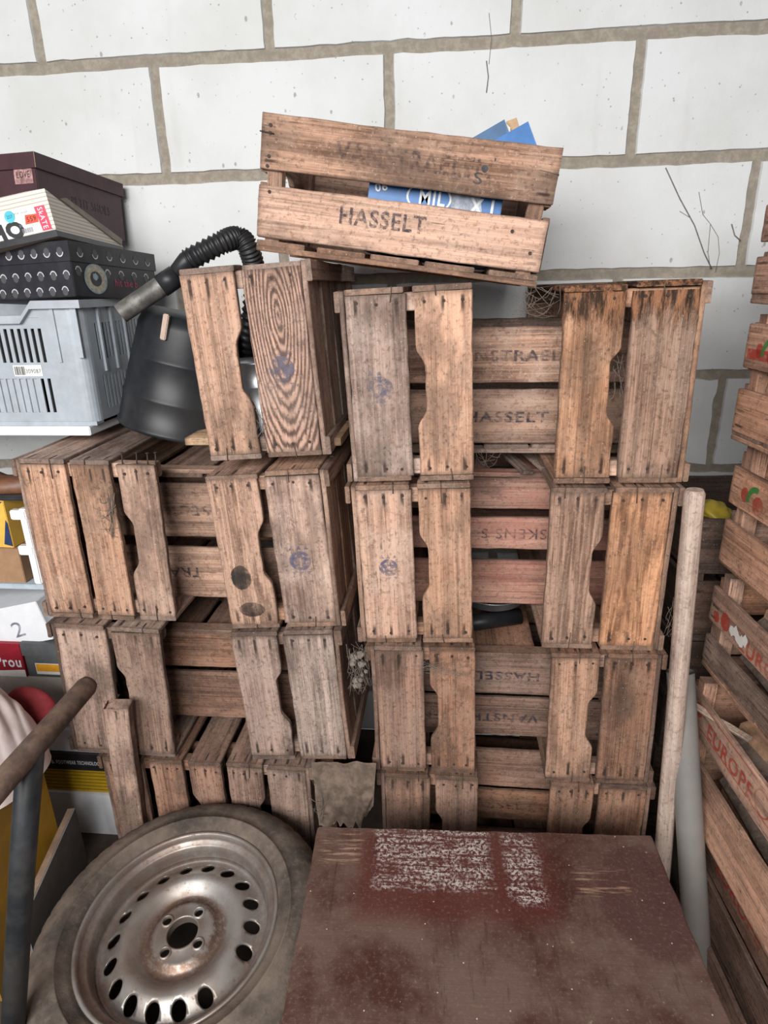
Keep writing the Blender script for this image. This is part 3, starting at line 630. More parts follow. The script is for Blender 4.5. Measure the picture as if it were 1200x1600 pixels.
for k in range(4):
    a = R(85+90*k); tmp = bmesh.new(); bmesh.ops.create_cone(tmp, cap_ends=True, segments=20, radius1=.0098, radius2=.0098, depth=.12); bmesh.ops.transform(tmp, matrix=Matrix.Translation((0.050*math.cos(a), 0.050*math.sin(a), -.045)), verts=tmp.verts); join(cb, tmp)
cut_o = obj('cutter', cb, M_STEEL)
md = ds.modifiers.new('b', 'BOOLEAN'); md.operation = 'DIFFERENCE'; md.solver = 'EXACT'; md.object = cut_o
dg = bpy.context.evaluated_depsgraph_get(); dg.update(); nm = bpy.data.meshes.new_from_object(ds.evaluated_get(dg)); ds.modifiers.clear(); ds.data = nm; ds.data.materials.clear(); ds.data.materials.append(M_STEEL)
for p in nm.polygons: p.use_smooth = len(p.vertices) > 2 and p.area < 1 and abs(p.normal.z) > .25
bpy.data.objects.remove(cut_o); ds.parent = wl
for k in range(4):
    a = R(85+90*k); tmp = bmesh.new(); lathe(tmp, [(.0098, -.0445), (.0102, -.0375), (.0118, -.036), (.0145, -.040), (.016, -.044)], 20)
    bmesh.ops.transform(tmp, matrix=Matrix.Translation((0.050*math.cos(a), 0.050*math.sin(a), 0)), verts=tmp.verts); obj('bolt_seat', tmp, M_STEEL, ds, True)

# ------------------------------------------------------------------ red table
tz = .42
A, B = atz(497, 1290, tz), atz(1018, 1305, tz)
exd = (B-A); exd.z = 0; wT = exd.length; ang = math.atan2(exd.y, exd.x)
MTb = Matrix.Translation((A.x, A.y, 0)) @ Matrix.Rotation(ang, 4, 'Z'); MTi = MTb.inverted()
tbl = thing('low_table', 'low table with a dusty dark red worn wooden top in the foreground', 'table', MTb)
def loc(px, py): return MTi @ atz(px, py, tz)
s = NT('worn_red_paint'); o_ = s.obj(); sx = s.n('SeparateXYZ'); s.put(sx.inputs[0], o_); X, Y = sx.outputs[0], sx.outputs[1]
n1 = s.noise(o_, 5, 5, .62); n2 = s.noise(o_, 38, 5, .7); n3 = s.noise(s.mapp(o_, (9, 130, 9)), 1, 4, .7); n4 = s.noise(o_, 150, 3, .7)
col = s.mix(s.ramp(n1, .34, .62), (.055, .018, .014), (.13, .08, .064)); col = s.mix(s.math('MULTIPLY', s.ramp(n2, .48, .75), .5), col, (.15, .105, .082))
def rect(x0, x1, y0, y1, e=.012):
    wob = s.math('MULTIPLY_ADD', n2, .05, -.025)
    xx, yy = s.math('ADD', X, wob), s.math('ADD', Y, wob)
    return s.math('MULTIPLY', s.math('MULTIPLY', s.ramp(xx, x0-e, x0+e), s.ramp(xx, x1-e, x1+e, 1, 0)), s.math('MULTIPLY', s.ramp(yy, y0-e, y0+e), s.ramp(yy, y1-e, y1+e, 1, 0)))
def ell(cx_, cy_, rx, ry):
    q = s.math('ADD', s.math('POWER', s.math('DIVIDE', s.math('SUBTRACT', X, cx_), rx), 2), s.math('POWER', s.math('DIVIDE', s.math('SUBTRACT', Y, cy_), ry), 2))
    return s.ramp(s.math('ADD', q, s.math('MULTIPLY_ADD', n2, .5, -.25)), .75, 1.15, 1, 0)
c0, c1 = loc(585, 1385), loc(760, 1297); k0, k1 = loc(800, 1410), loc(832, 1305); e0 = loc(1015, 1405)
cr = s.math('MAXIMUM', rect(c0.x-.04, k1.x+.02, c0.y-.07, -.005, .03), 0)
col = s.mix(s.math('MULTIPLY', cr, .8), col, (.085, .018, .015))
col = s.mix(s.math('MULTIPLY', ell(e0.x, e0.y, .10, .13), .85), col, (.075, .033, .03))
w1 = s.math('MULTIPLY', s.math('MAXIMUM', rect(c0.x, c1.x, c0.y, c1.y), rect(k0.x, k1.x, k0.y, k1.y)), s.math('MULTIPLY', s.ramp(s.math('ADD', s.math('MULTIPLY', n3, .6), s.math('MULTIPLY', n2, .4)), .42, .56), s.ramp(n4, .44, .58)))
col = s.mix(w1, col, (.55, .49, .46))
b0, b1 = loc(497, 1345), loc(565, 1298); b2, b3 = loc(905, 1400), loc(975, 1360)
bare = s.math('MULTIPLY', s.math('MAXIMUM', rect(b0.x, b1.x, b0.y, b1.y), s.math('MULTIPLY', rect(b2.x, b3.x, b2.y, b3.y), .8)), s.ramp(n3, .5, .62)); col = s.mix(bare, col, (.32, .20, .135))
col = s.mix(s.math('MULTIPLY', s.ramp(n2, .66, .7), s.ramp(n1, .4, .6)), col, (.30, .20, .14))
col = s.mix(s.math('MULTIPLY', s.ramp(n4, .52, .68), .35), col, (.2, .145, .115))
col = s.mix(s.math('MULTIPLY', s.ramp(s.noise(s.mapp(o_, (60, 9, 9)), 1, 5, .75), .55, .68), .4), col, (.03, .012, .01))
col = s.mix(s.ramp(s.vor(o_, 34), .035, .06, 1, 0), col, (.5, .42, .36))
s.bump(s.math('ADD', n2, n3), .35, .002); M_TBL = s.fin(col, s.math('MULTIPLY_ADD', n1, .4, .36), spec=.35)
DT = .62
bm = bmesh.new(); box(bm, (0, -DT, tz-.026), (wT, 0, tz), 0)
bmesh.ops.subdivide_edges(bm, edges=[e for e in bm.edges if abs((e.verts[0].co-e.verts[1].co).z) < .001], cuts=40, use_grid_fill=True)
for v in bm.verts:
    e = min(v.co.x, wT-v.co.x, -v.co.y)
    if e < .001: v.co += Vector((noise.noise(v.co*25), noise.noise(v.co*25+Vector((5, 0, 0))), 0))*.003
bmesh.ops.bevel(bm, geom=[e for e in bm.edges if len(e.link_faces) == 2 and e.calc_face_angle(0) > 1.2], offset=.003, segments=2, affect='EDGES')
obj('tabletop', bm, M_TBL, tbl)
M_TLEG = plain('dark_red_wood', (.07, .028, .022), .6, .3, 20, 0, .2, (.12, .09, .07), .4)
for x in (.085, wT-.07):
    for y in (-.07, -DT+.05):
        bm = bmesh.new(); box(bm, (x-.022, y-.022, 0), (x+.022, y+.022, tz-.0265), 0, .003); obj('leg', bm, M_TLEG, tbl)
for (lo, hi) in (((.1, -.078, tz-.1), (wT-.092, -.06, tz-.0265)), ((wT-.078, -DT+.06, tz-.1), (wT-.06, -.085, tz-.0265))):
    bm = bmesh.new(); box(bm, lo, hi, 0, .002); obj('apron', bm, M_TLEG, tbl)

# ------------------------------------------------------------------ black vacuum drum and its hose, galvanised pail, plank
M_BLK = plain('black_plastic', (.015, .016, .019), .42, .25, 20, 0, .06, (.05, .045, .042), .3, spec=.3)
db = at(262, 655, 1.56); ax = (at(285, 470, 1.56)-db).normalized()
dr = thing('vacuum_drum', 'tilted black ribbed plastic drum on the crates between grey plastic crate and stack', 'drum', Matrix.Translation(Vector((-.688, 1.53, 1.248))) @ Matrix.Rotation(R(15), 4, 'Y') @ Matrix.Rotation(R(-4), 4, 'X') @ Matrix.Scale(.955, 4))
bm = bmesh.new()
lathe(bm, [(.0, .002), (.12, .0), (.144, .0), (.147, .004), (.147, .010), (.143, .014), (.1415, .08), (.1425, .084), (.1425, .089), (.1400, .093), (.135, .175), (.1365, .179), (.1365, .184), (.1335, .188), (.128, .262), (.119, .285), (.10, .298), (.0, .302)], 72); obj('drum_body', bm, M_BLK, dr, True)
bm = bmesh.new(); box(bm, (-.02, -.139, .235), (-.006, -.126, .295), 0, .002); obj('latch', bm, plain('pale_latch', (.42, .30, .24), .6), dr)
hs = thing('vacuum_hose', 'black corrugated hose with grey metal tube end lying over the black drum', 'hose')
M_TUBE = plain('dull_metal_tube', (.17, .165, .155), .55, .45, 35, .45, .3, (.10, .085, .07), .5)
h0, h1, h2, h3, h4 = at(188, 490, 1.41), at(258, 443, 1.45), at(292, 408, 1.47), at(345, 380, 1.49), at(388, 388, 1.52)
bm = bmesh.new(); dd = (h1-h0).normalized(); tube(bm, [h0, h0+dd*.003, h1], [.0215, .0215, .022], 28, cap=False); tube(bm, [h1, h0+dd*.003, h0], [.0195, .019, .019], 28, cap=False); obj('metal_tube', bm, M_TUBE, hs)
bm = bmesh.new(); tube(bm, [h1-dd*.012, h1+dd*.03, h1+dd*.032], [.0245, .0245, .02], 24); tube(bm, [h1+dd*.02, h2, h2+(h3-h2)*.35], [.018, .021, .022], 20); obj('grip', bm, M_BLK, hs, True)
pts = []
ctrl = [h2, h3, at(372, 372, 1.52), h4, at(398, 430, 1.55), at(392, 500, 1.56), at(380, 560, 1.6)]
for i in range(len(ctrl)-1):
    for k in range(14):
        t_ = k/14; p = [ctrl[max(i-1, 0)], ctrl[i], ctrl[i+1], ctrl[min(i+2, len(ctrl)-1)]]
        pts.append(.5*((2*p[1])+(-p[0]+p[2])*t_+(2*p[0]-5*p[1]+4*p[2]-p[3])*t_**2+(-p[0]+3*p[1]-3*p[2]+p[3])*t_**3))
fin = []; 
for i in range(len(pts)-1):
    fin += [pts[i], pts[i]*.5+pts[i+1]*.5]
bm = bmesh.new(); tube(bm, fin, [(.0195, .0225, .0255, .0225)[i % 4] for i in range(len(fin))], 20); obj('corrugated_hose', bm, M_BLK, hs, True)
M_GALV = plain('galvanised_steel', (.50, .51, .53), .38, .2, 16, .8, .05)
pk = thing('plank_offcut', 'short orange plank end sticking out under the galvanised can', 'plank', (-.40, 1.40, 1.2475))
bm = bmesh.new(); board(bm, (-.19, -.05, 0), (1, 0, 0), (0, 1, 0), .36, .2, .017, random.Random(8)); bmesh.ops.recalc_face_normals(bm, faces=bm.faces[:]); obj('plank', bm, MW['pale'], pk)
gc = thing('galvanised_can', 'shiny galvanised metal can standing inside the top left crate', 'can', (-.44, 1.47, 1.2655))
bm = bmesh.new(); lathe(bm, [(.0, .001), (.098, 0), (.101, .003), (.101, .01), (.098, .045), (.088, .082), (.072, .102), (.07, .104), (.07, .155), (.072, .157), (.069, .159), (.0, .16)], 64); obj('can_body', bm, M_GALV, gc, True)

# ------------------------------------------------------------------ bowl and tube on the third-row crate
bw = thing('metal_bowl', 'round metal bowl in the shade between second and third row of crates', 'bowl', (.135, 1.60, .735))
bm = bmesh.new(); lathe(bm, [(.0, .0), (.05, .0), (.085, .02), (.098, .045), (.101, .046), (.1, .048), (.096, .047), (.083, .024), (.05, .005), (0, .004)], 56); obj('bowl_shell', bm, M_GALV, bw, True)
bm = bmesh.new(); tube(bm, [(.03, 1.50, .718), (.21, 1.56, .718)], .022, 20); tag(obj('rubber_tube', bm, M_BLK, None, True), 'short black rubber tube lying in front of the round metal bowl', 'tube')

# ------------------------------------------------------------------ shelf at the left with its boxes
M_SHELF = plain('white_shelf', (.72, .74, .76), .45, .06, 12, 0, .03, (.45, .45, .45), .25); M_GSHELF = plain('grey_shelf', (.45, .52, .58), .5, .1, 20)
sh = thing('shelf_unit', 'white shelf unit at the left wall side carrying shoe boxes and the plastic crate', 'shelf', (-1.75, 1.43, 0))
bm = bmesh.new(); box(bm, (0, 0, 1.252), (.89, .46, 1.274), 0, .002); obj('shelf_board', bm, M_SHELF, sh)
bm = bmesh.new(); box(bm, (0, 0, .828), (.70, .46, .842), 0, .002); obj('shelf_board', bm, M_GSHELF, sh)
bm = bmesh.new(); box(bm, (0, 0, .385), (.70, .46, .397), 0, .002); obj('shelf_board', bm, M_GSHELF, sh)
for x, y in ((.0, .0), (.0, .43), (.67, .43)):
    bm = bmesh.new(); box(bm, (x, y, 0), (x+.03, y+.03, 1.252), 0, .002); obj('upright', bm, M_GSHELF, sh)

def carton(name, label, M, w, d, h, mat, lidmat=None, lidh=0, cat='box', ov=.003, group=None, edge=None):
    """box from its front right lower corner: x runs to -w, y to d, z to h"""
    t = thing(name, label, cat, M, group)
    bm = bmesh.new(); box(bm, (-w, 0, 0), (0, d, h-(.003 if lidh else 0)), 0, .0015); t_b = obj('box_body', bm, mat, t)
    t_l = None
    if lidh:
        bm = bmesh.new(); o2 = ov
        box(bm, (-w-o2, -o2, h-.002), (o2, d+o2, h+.001)); box(bm, (-w-o2, -o2, h-lidh), (o2, -.0004, h-.002)); box(bm, (-w-o2, d+.0004, h-lidh), (o2, d+o2, h-.002))
        box(bm, (.0004, -.0004, h-lidh), (o2, d+.0004, h-.002)); box(bm, (-w-o2, -.0004, h-lidh), (-w-.0004, d+.0004, h-.002)); t_l = obj('lid', bm, lidmat or mat, t)
    return t, t_b, t_l
def pose(p, rx, ry, rz): return Matrix.Translation(p) @ Euler((R(rx), R(ry), R(rz)), 'XYZ').to_matrix().to_4x4()
# grey plastic crate
M_GPL = plain('grey_plastic', (.36, .395, .435), .42, .08, 30, 0, .05, (.24, .245, .255), .4)
gp = thing('plastic_crate', 'light grey slotted plastic crate with a barcode sticker on the white shelf', 'crate', (-.85, 1.452, 1.275))
bm = bmesh.new(); Wd, Dp, Hh = .60, .39, .285
box(bm, (-Wd, .0, 0), (0, Dp, .006))
def slotted(bm, o, u, n, length, zb):
    u, n = Vector(u), Vector(n)
    def bx(a, b, z0, z1, t0=0, t1=.004):
        P = [Vector(o)+u*a+n*t0, Vector(o)+u*b+n*t0, Vector(o)+u*b+n*t1, Vector(o)+u*a+n*t1]
        lo = [bm.verts.new(p+Vector((0, 0, z0))) for p in P]; hi = [bm.verts.new(p+Vector((0, 0, z1))) for p in P]
        for i in range(4):
            j = (i+1) % 4; bm.faces.new((lo[i], lo[j], hi[j], hi[i]))
        bm.faces.new(lo[::-1]); bm.faces.new(hi)
    return bx
bx = slotted(bm, (0, 0, 0), (-1, 0, 0), (0, 1, 0), Wd, 0)
bx(.03, Wd, 0, .03); bx(.10, Wd, .112, .150); bx(.03, .10, .03, .285)
for k in range(28):
    a = .1+k*.0172; bx(a+.0085, a+.0172, .150, .228)
    if k < 2: bx(a+.0085, a+.0172, .03, .112)
    else:
        bx(a, a+.0172, .03, .112, .004, .007); bx(a+.012, a+.0172, .03, .112)
    bx(a, a+.0172, .228, .252)
bx(.1, .117, .2525, .285); bx(.117, .135, .2525, .268)
bx(.004, .018, .16, .275, -.004, 0); bx(.06, .068, .15, .275, -.004, 0)
bx(.0, Wd, -.002, .008, -.003, 0)
bs = slotted(bm, (0, 0, 0), (0, 1, 0), (-1, 0, 0), Dp, 0)
bs(.03, Dp, 0, .03); bs(.06, Dp, .11, .15); bs(.03, .06, .03, .285); bs(.06, Dp, .235, .285)
bs(.075, .082, .12, .275, -.006, 0); bs(.135, .142, .12, .275, -.006, 0); bs(.2, .207, .12, .275, -.006, 0)
for k in range(17):
    a = .06+k*.0172; bs(a+.008, a+.0172, .15, .235); bs(a+.006, a+.0172, .03, .11)
b2_ = slotted(bm, (0, Dp, 0), (-1, 0, 0), (0, -1, 0), Wd, 0); b2_(.0, Wd, 0, .285)
b3_ = slotted(bm, (-Wd, 0, 0), (0, 1, 0), (1, 0, 0), Dp, 0); b3_(.0, Dp, 0, .285)
for k in range(6):   # rounded front corner
    a0, a1 = math.pi/2*k/6, math.pi/2*(k+1)/6
    pp = [(-.03+.03*math.sin(a), .03-.03*math.cos(a)) for a in (a0, a1)]
    fc = bm.faces.new([bm.verts.new((pp[0][0], pp[0][1], 0)), bm.verts.new((pp[1][0], pp[1][1], 0)), bm.verts.new((pp[1][0], pp[1][1], .285)), bm.verts.new((pp[0][0], pp[0][1], .285))])
obj('crate_body', bm, M_GPL, gp)
bm = bmesh.new()   # rim with the dipped grip
panel(bm, [(.012, -.012, .272), (.012, -.012, .29), (-.105, -.012, .29), (-.135, -.012, .258), (-Wd-.012, -.012, .258), (-Wd-.012, -.012, .24), (-.142, -.012, .24), (-.112, -.012, .272)], -.013)
panel(bm, [(.0, .0, .272), (.0, Dp, .272), (.0, Dp, .29), (.0, .0, .29)], .012)
bmesh.ops.recalc_face_normals(bm, faces=bm.faces[:]); obj('rim', bm, M_GPL, gp)
M_STK = plain('white_sticker', (.78, .77, .74), .6, .05); M_BLKINK = plain('black_print', (.02, .02, .022), .7)
bm = bmesh.new(); patch(bm, (-.153, 0, .131), (1, 0, 0), (0, 0, 1), [(-.036, -.013), (.036, -.013), (.036, .013), (-.036, .013)], .0008)
stk = obj('sticker', bm, M_STK, gp)
bm = bmesh.new(); x = -.186
for wdd in (2, 1, 3, 1, 2, 1, 1, 3, 2, 1):
    patch(bm, (x, 0, .131), (1, 0, 0), (0, 0, 1), [(0, -.010), (wdd*.0009, -.010), (wdd*.0009, .010), (0, .010)], .0012); x += wdd*.0009+.0012
letter_bm(bm, '309087', (-.139, 0, .13), (1, 0, 0), (0, 0, 1), .038, .010, .0012); obj('barcode', bm, M_BLKINK, stk)

bm = bmesh.new(); box(bm, (-.57, .03, .007), (-.035, .35, .235), 0, .012); o = obj('dark_bundle', bm, plain('black_fabric', (.02, .02, .022), .9, .4)); o.location = (-.85, 1.452, 1.275); tag(o, 'black bundle inside the grey plastic crate, seen through its slots', 'bundle')
# black dotted shoe box
M_BLKBOX = plain('black_box_card', (.022, .022, .028), .35, .25, 30, 0, .05, (.07, .065, .06), .3); M_DOT = plain('grey_dots', (.07, .068, .075), .5); M_RIM_ = plain('pale_crescents', (.50, .49, .50), .5)
SB = 'shoe boxes piled on the plastic crate'
MB = pose((-.849, 1.452, 1.5725), -3.2, -1.5, -10.4)
kb, kbb, kbl = carton('shoe_box', 'black shoe box with grey dots and a round picture, lying on the grey plastic crate', MB, .34, .312, .118, M_BLKBOX, M_BLKBOX, .042, group=SB)
bm = bmesh.new()
def dots(u, v, org, rows, n, stp, off, lf):
    for (zz, r, o2) in rows:
        for k in range(n):
            c = Vector(org)+Vector(u)*(off+k*stp+o2)+Vector(v)*zz
            patch(bm, c, u, v, disc_poly(r, 16, .85), lf, 0); ring_patch(bm, c, u, v, r*.95, r*1.22, 10, .85, lf+.0003, 1, math.pi*1.05, math.pi*1.95) if zz > .08 else ring_patch(bm, c, u, v, r*.95, r*1.22, 10, .85, lf+.0003, 1, math.pi*.0, math.pi*.9)
dots((1, 0, 0), (0, 0, 1), (-.34, -.003, 0), [(.097, .0095, .012)], 9, .036, .018, .0006)
dots((1, 0, 0), (0, 0, 1), (-.34, 0, 0), [(.012, .0095, .008), (.046, .0095, .018)], 9, .036, .018, .0006)
dots((0, 1, 0), (0, 0, 1), (.003, 0, 0), [(.098, .010, 0)], 6, .05, .03, .0006); dots((0, 1, 0), (0, 0, 1), (.0, 0, 0), [(.055, .010, 0)], 6, .05, .02, .0006)
obj('printed_dots', bm, [M_DOT, M_RIM_], kbb)
bm = bmesh.new(); c = (.0, .075, .042); u, v = (0, 1, 0), (0, 0, 1)
ring_patch(bm, c, u, v, .030, .034, 30, 1.15, .0012, 0); ring_patch(bm, c, u, v, .017, .03, 30, 1.15, .0012, 1); patch(bm, c, u, v, disc_poly(.017, 24, 1.15), .0012, 2); patch(bm, (0, .073, .047), u, v, disc_poly(.008, 14, 1.2, .2), .0016, 0)
obj('round_picture', bm, [plain('blue_grey_ring', (.25, .33, .36), .5, .3, 60), plain('beige_ring', (.40, .36, .28), .6, .3, 120), plain('dark_picture', (.05, .05, .055), .5, .4, 90)], kbb)
letters('hit the b', (0, .185, .038), (0, 1, 0), (0, 0, 1), .085, .018, plain('pink_print', (.45, .06, .12), .6), kbb, lift=.0012)
# crushed white box, wedge shaped
wb = thing('shoe_box', 'crushed cream ribbed shoe box with price stickers, between black and maroon boxes', 'box', pose((-.866, 1.452, 1.700), -3.5, -9.0, 0.5), SB)
M_CREAM = NT('ribbed_cream_card'); o_ = M_CREAM.obj(); wv = M_CREAM.n('TexWave', wave_type='BANDS', bands_direction='Z'); M_CREAM.put(wv.inputs[0], o_); wv.inputs['Scale'].default_value = 38; wv.inputs['Distortion'].default_value = .3
M_CREAM = M_CREAM.fin(M_CREAM.mix(M_CREAM.ramp(wv.outputs['Fac'], .0, .35), (.42, .36, .29), (.68, .63, .56)), .8)
bm = bmesh.new(); Ws = .34; ny = 7
pro = [(0, .098, .1), (.03, .088, .095), (.08, .073, .03), (.13, .06, .02), (.2, .04, .016), (.26, .022, .014), (.30, .014, .012)]
rows = []
for y, hr, hm in pro:
    rows.append([bm.verts.new((x, y, z)) for x, z in ((0, 0), (0, hr), (-.045, hm), (-Ws, hm), (-Ws, 0))])
for i in range(len(rows)-1):
    for k in range(5): bm.faces.new((rows[i][k], rows[i+1][k], rows[i+1][(k+1) % 5], rows[i][(k+1) % 5]))
bm.faces.new(rows[0]); bm.faces.new(rows[-1][::-1]); bmesh.ops.recalc_face_normals(bm, faces=bm.faces[:]); wbb = obj('box_body', bm, M_CREAM, wb)
bm = bmesh.new(); box(bm, (-Ws, -.0008, .0), (.0008, .0, .014)); box(bm, (0, -.0008, 0), (.0009, .30, .012)); obj('black_band', bm, M_BLKBOX, wb)
bm = bmesh.new(); panel(bm, [(.003, .05, .086), (.003, .075, .092), (.004, .30, .03), (.004, .29, .014)], .003); obj('loose_flap', bm, plain('grey_card', (.27, .235, .195), .8, .15), wb)
def lab(poly, mat, name='sticker', lf=.0012, par=wb): 
    b_ = bmesh.new(); patch(b_, (0, 0, 0), (1, 0, 0), (0, 0, 1), poly, lf); return obj(name, b_, mat, par)
lb = lab([(-.2, .015), (-.008, .015), (-.012, .068), (-.2, .066)], M_STK)
lr = lab([(-.03, .016), (-.008, .016), (-.012, .067), (-.036, .067)], plain('pink_label', (.62, .05, .10), .6), lf=.0016)
letters('SkATE', (-.0215, 0, .0415), (.06, 0, -1), (1, 0, .06), .044, .012, M_WHITEINK, lr, 'printed_text', .0022)
ly = lab([(-.066, .036), (-.034, .036), (-.033, .053), (-.062, .055)], plain('orange_label', (.75, .07, .03), .6), lf=.0018); letters('559', (-.049, 0, .045), (1, 0, 0), (0, 0, 1), .022, .010, M_BLKINK, ly, lift=.0024)
lc = lab([(-.098+x, .058+y) for x, y in disc_poly(.0125, 20)], plain('turquoise_label', (.07, .48, .58), .5), lf=.0018); letters('257', (-.098, 0, .058), (1, 0, 0), (0, 0, 1), .013, .007, plain('blue_pen', (.03, .12, .35), .6), lc, lift=.0024)
letters('CHO', (-.135, 0, .03), (1, 0, 0), (-.18, 0, 1), .125, .036, M_BLKINK, lb, lift=.0016)
bm = bmesh.new(); x = -.078
for wdd in (1, 2, 1, 3, 1, 1, 2, 1, 2, 1, 1, 2): patch(bm, (x, 0, .024), (1, 0, 0), (0, 0, 1), [(0, -.005), (wdd*.0008, -.005), (wdd*.0008, .005), (0, .005)], .0018); x += wdd*.0008+.001
letter_bm(bm, 'PTR SHOE', (-.07, 0, .061), (1, 0, 0), (0, 0, 1), .032, .004, .0018); letter_bm(bm, '39', (-.078, 0, .035), (1, 0, 0), (0, 0, 1), .008, .006, .0018); obj('barcode', bm, plain('grey_print_ink', (.22, .22, .26), .7), lb)
# maroon box
M_MAR = plain('maroon_card', (.052, .018, .024), .5, .2, 20, 0, .03); M_MARS = plain('dark_maroon_card', (.036, .024, .026), .6, .2, 20)
mb, mbb, mbl = carton('shoe_box', 'dark maroon lidded shoe box on top of the pile, against the white wall', pose((-.978, 1.585, 1.742), -4.5, -.2, -8.3), .36, .322, .152, M_MAR, M_MAR, .033, ov=.006, group=SB)
bm = bmesh.new(); patch(bm, (-.036, 0, .105), (1, 0, 0), (0, 0, 1), [(-.026, -.018), (.026, -.018), (.026, .018), (-.026, .018)], .001); pl = obj('picture_label', bm, plain('pink_picture', (.40, .22, .21), .6, .6, 60), mbb)
letters('LOVE', (-.036, 0, .107), (1, 0, 0), (0, 0, 1), .036, .014, M_BLKINK, pl, lift=.0016)
letters('PETIT SHOES', (0, .19, .07), (0, 1, 0), (0, 0, 1), .15, .022, plain('dull_print', (.075, .06, .062), .7), mbb, lift=.001)
bm = bmesh.new(); box(bm, (.0058, -.0065, .119), (.0066, -.0055, .153)); obj('worn_edge', bm, plain('worn_card_edge', (.42, .30, .20), .8), mbl)

# lower shelf things
def P3(px, py, Y): return at(px, py, Y)
M_BOXBR = plain('brown_card', (.34, .20, .11), .85, .12, 30); M_YEL = plain('yellow_card', (.72, .45, .08), .6, .1); M_NAVY = plain('navy_card', (.02, .04, .12), .5, .2); M_WHT = plain('white_card', (.72, .73, .76), .7, .05, 20); M_RED = plain('red_card', (.30, .012, .025), .5, .15); M_DGREY = plain('dark_grey_card', (.085, .09, .095), .6, .15); M_GREYC = plain('grey_beige_card', (.42, .39, .35), .8, .08)
p = P3(45, 918, 1.44); zS = .8425
carton('cardboard_box', 'plain brown cardboard box on the grey shelf beside the three-board crate', Matrix.Translation((p.x-.005, 1.44, zS)), .3, .25, .1, M_BOXBR)
yb, ybb, _ = carton('cardboard_box', 'yellow and navy box standing on the plain brown cardboard box', pose((p.x-.02, 1.445, zS+.1005), 0, 0, -4), .3, .22, .135, M_YEL)
bm = bmesh.new(); patch(bm, (-.03, 0, .07), (1, 0, 0), (0, 0, 1), [(-.27, .025), (-.02, .03), (.028, .06), (-.27, .062)], .0008); patch(bm, (-.005, 0, .05), (1, 0, 0), (0, 0, 1), [(-.02, -.04), (.004, -.045), (.004, .02), (0, .03)], .001); obj('navy_print', bm, M_NAVY, ybb)
bn = thing('work_boot', 'brown leather shoe lying on the yellow and navy box', 'shoe', (p.x-.08, 1.48, zS+.2365))
bm = bmesh.new(); rings = []
for i in range(13):
    t_ = i/12; x = -.13+.26*t_; w_ = .046*math.sin(math.pi*min(.97, max(.06, t_*.86+.1)))**.5; h_ = .055+.05*max(0, 1-abs(t_-.25)*2.4); rings.append([bm.verts.new((x, w_*math.cos(a)*1., max(.012, h_*(.5+.5*math.sin(a))))) for a in [2*math.pi*k/16 for k in range(16)]])
for i in range(12):
    for k in range(16): bm.faces.new((rings[i][k], rings[i+1][k], rings[i+1][(k+1) % 16], rings[i][(k+1) % 16]))
bm.faces.new(rings[0]); bm.faces.new(rings[-1][::-1]); bmesh.ops.recalc_face_normals(bm, faces=bm.faces[:]); obj('upper', bm, plain('brown_leather', (.17, .075, .04), .5, .25, 25), bn, True)
bm = bmesh.new(); box(bm, (-.133, -.046, 0), (.133, .046, .014), 0, .004); obj('sole', bm, M_BLKBOX, bn)
rk = thing('plastic_rack', 'narrow white plastic rack with lugs on the shelf edge behind the three-board crate', 'rack', (-1.085, 1.434, zS))
bm = bmesh.new(); box(bm, (-.014, 0, 0), (.008, .02, .215), 0, .003); obj('post', bm, plain('white_plastic', (.8, .8, .8), .4, .04), rk)
for z in (.085, .185):
    bm = bmesh.new(); box(bm, (-.038, -.002, z), (.006, .018, z+.026), 0, .003); obj('lug', bm, plain('white_plastic', (.8, .8, .8), .4, .04), rk)
# second shelf (z .397)
zL = .3975
q = P3(62, 1008, 1.44)
M_GRBX = M_GREYC
carton('cardboard_box', 'light grey box at the back of the lower shelf, behind the tilted white box', Matrix.Translation((-1.06, 1.66, zL)), .5, .2, .37, M_GRBX)
db2, dbb, _ = carton('shoe_box', 'dark grey shoe box with an orange label beside the red box', Matrix.Translation((-1.052, 1.43, .55)), .125, .22, .11, M_DGREY, M_DGREY, .04, group='boxes on the lower shelf')
bm = bmesh.new(); patch(bm, (-.05, -.003, .03), (1, 0, 0), (0, 0, 1), [(-.045, -.018), (.05, -.018), (.05, .018), (-.045, .018)], .0008); sl = obj('white_label', bm, M_STK, dbb)
bm = bmesh.new(); patch(bm, (-.06, -.003, .034), (1, 0, 0), (0, 0, 1), [(-.033, -.012), (.035, -.012), (.035, .012), (-.033, .012)], .0014); obj('orange_label', bm, plain('orange_card', (.75, .34, .02), .6), sl)
rb2, rbb, _ = carton('shoe_box', 'red shoe box with white lettering beside the dark grey one', Matrix.Translation((-1.18, 1.425, .55)), .3, .22, .108, M_RED, group='boxes on the lower shelf')
letters('Prou', (-.045, 0, .05), (1, 0, 0), (0, 0, 1), .075, .034, M_WHITEINK, rbb)
bm = bmesh.new(); patch(bm, (-.03, 0, .014), (1, 0, 0), (0, 0, 1), [(-.05, -.012), (.03, -.012), (.03, .012), (-.06, .006)], .001); obj('white_label', bm, M_STK, rbb)
sp = carton('cardboard_box', 'pale grey flat box under the red and dark grey shoe boxes', Matrix.Translation((-1.053, 1.43, zL)), .43, .22, .152, M_GREYC)
t2b, t2bb, _ = carton('cardboard_box', 'white box with a handwritten number, tilted, on top of the red shoe box', pose((-1.085, 1.44, .669), 0, -13, 0), .3, .2, .12, M_WHT)
letters('2', (-.09, 0, .05), (1, 0, .1), (0, 0, 1), .034, .046, ink('pen_ink', (.08, .09, .16), .3), t2bb, 'handwritten_number', .001)
o2 = carton('paper_sheet', 'folded white printed paper between the tilted white box and the crate', pose((-1.042, 1.50, .662), 8, -4, 0), .055, .05, .11, M_WHT, cat='paper')
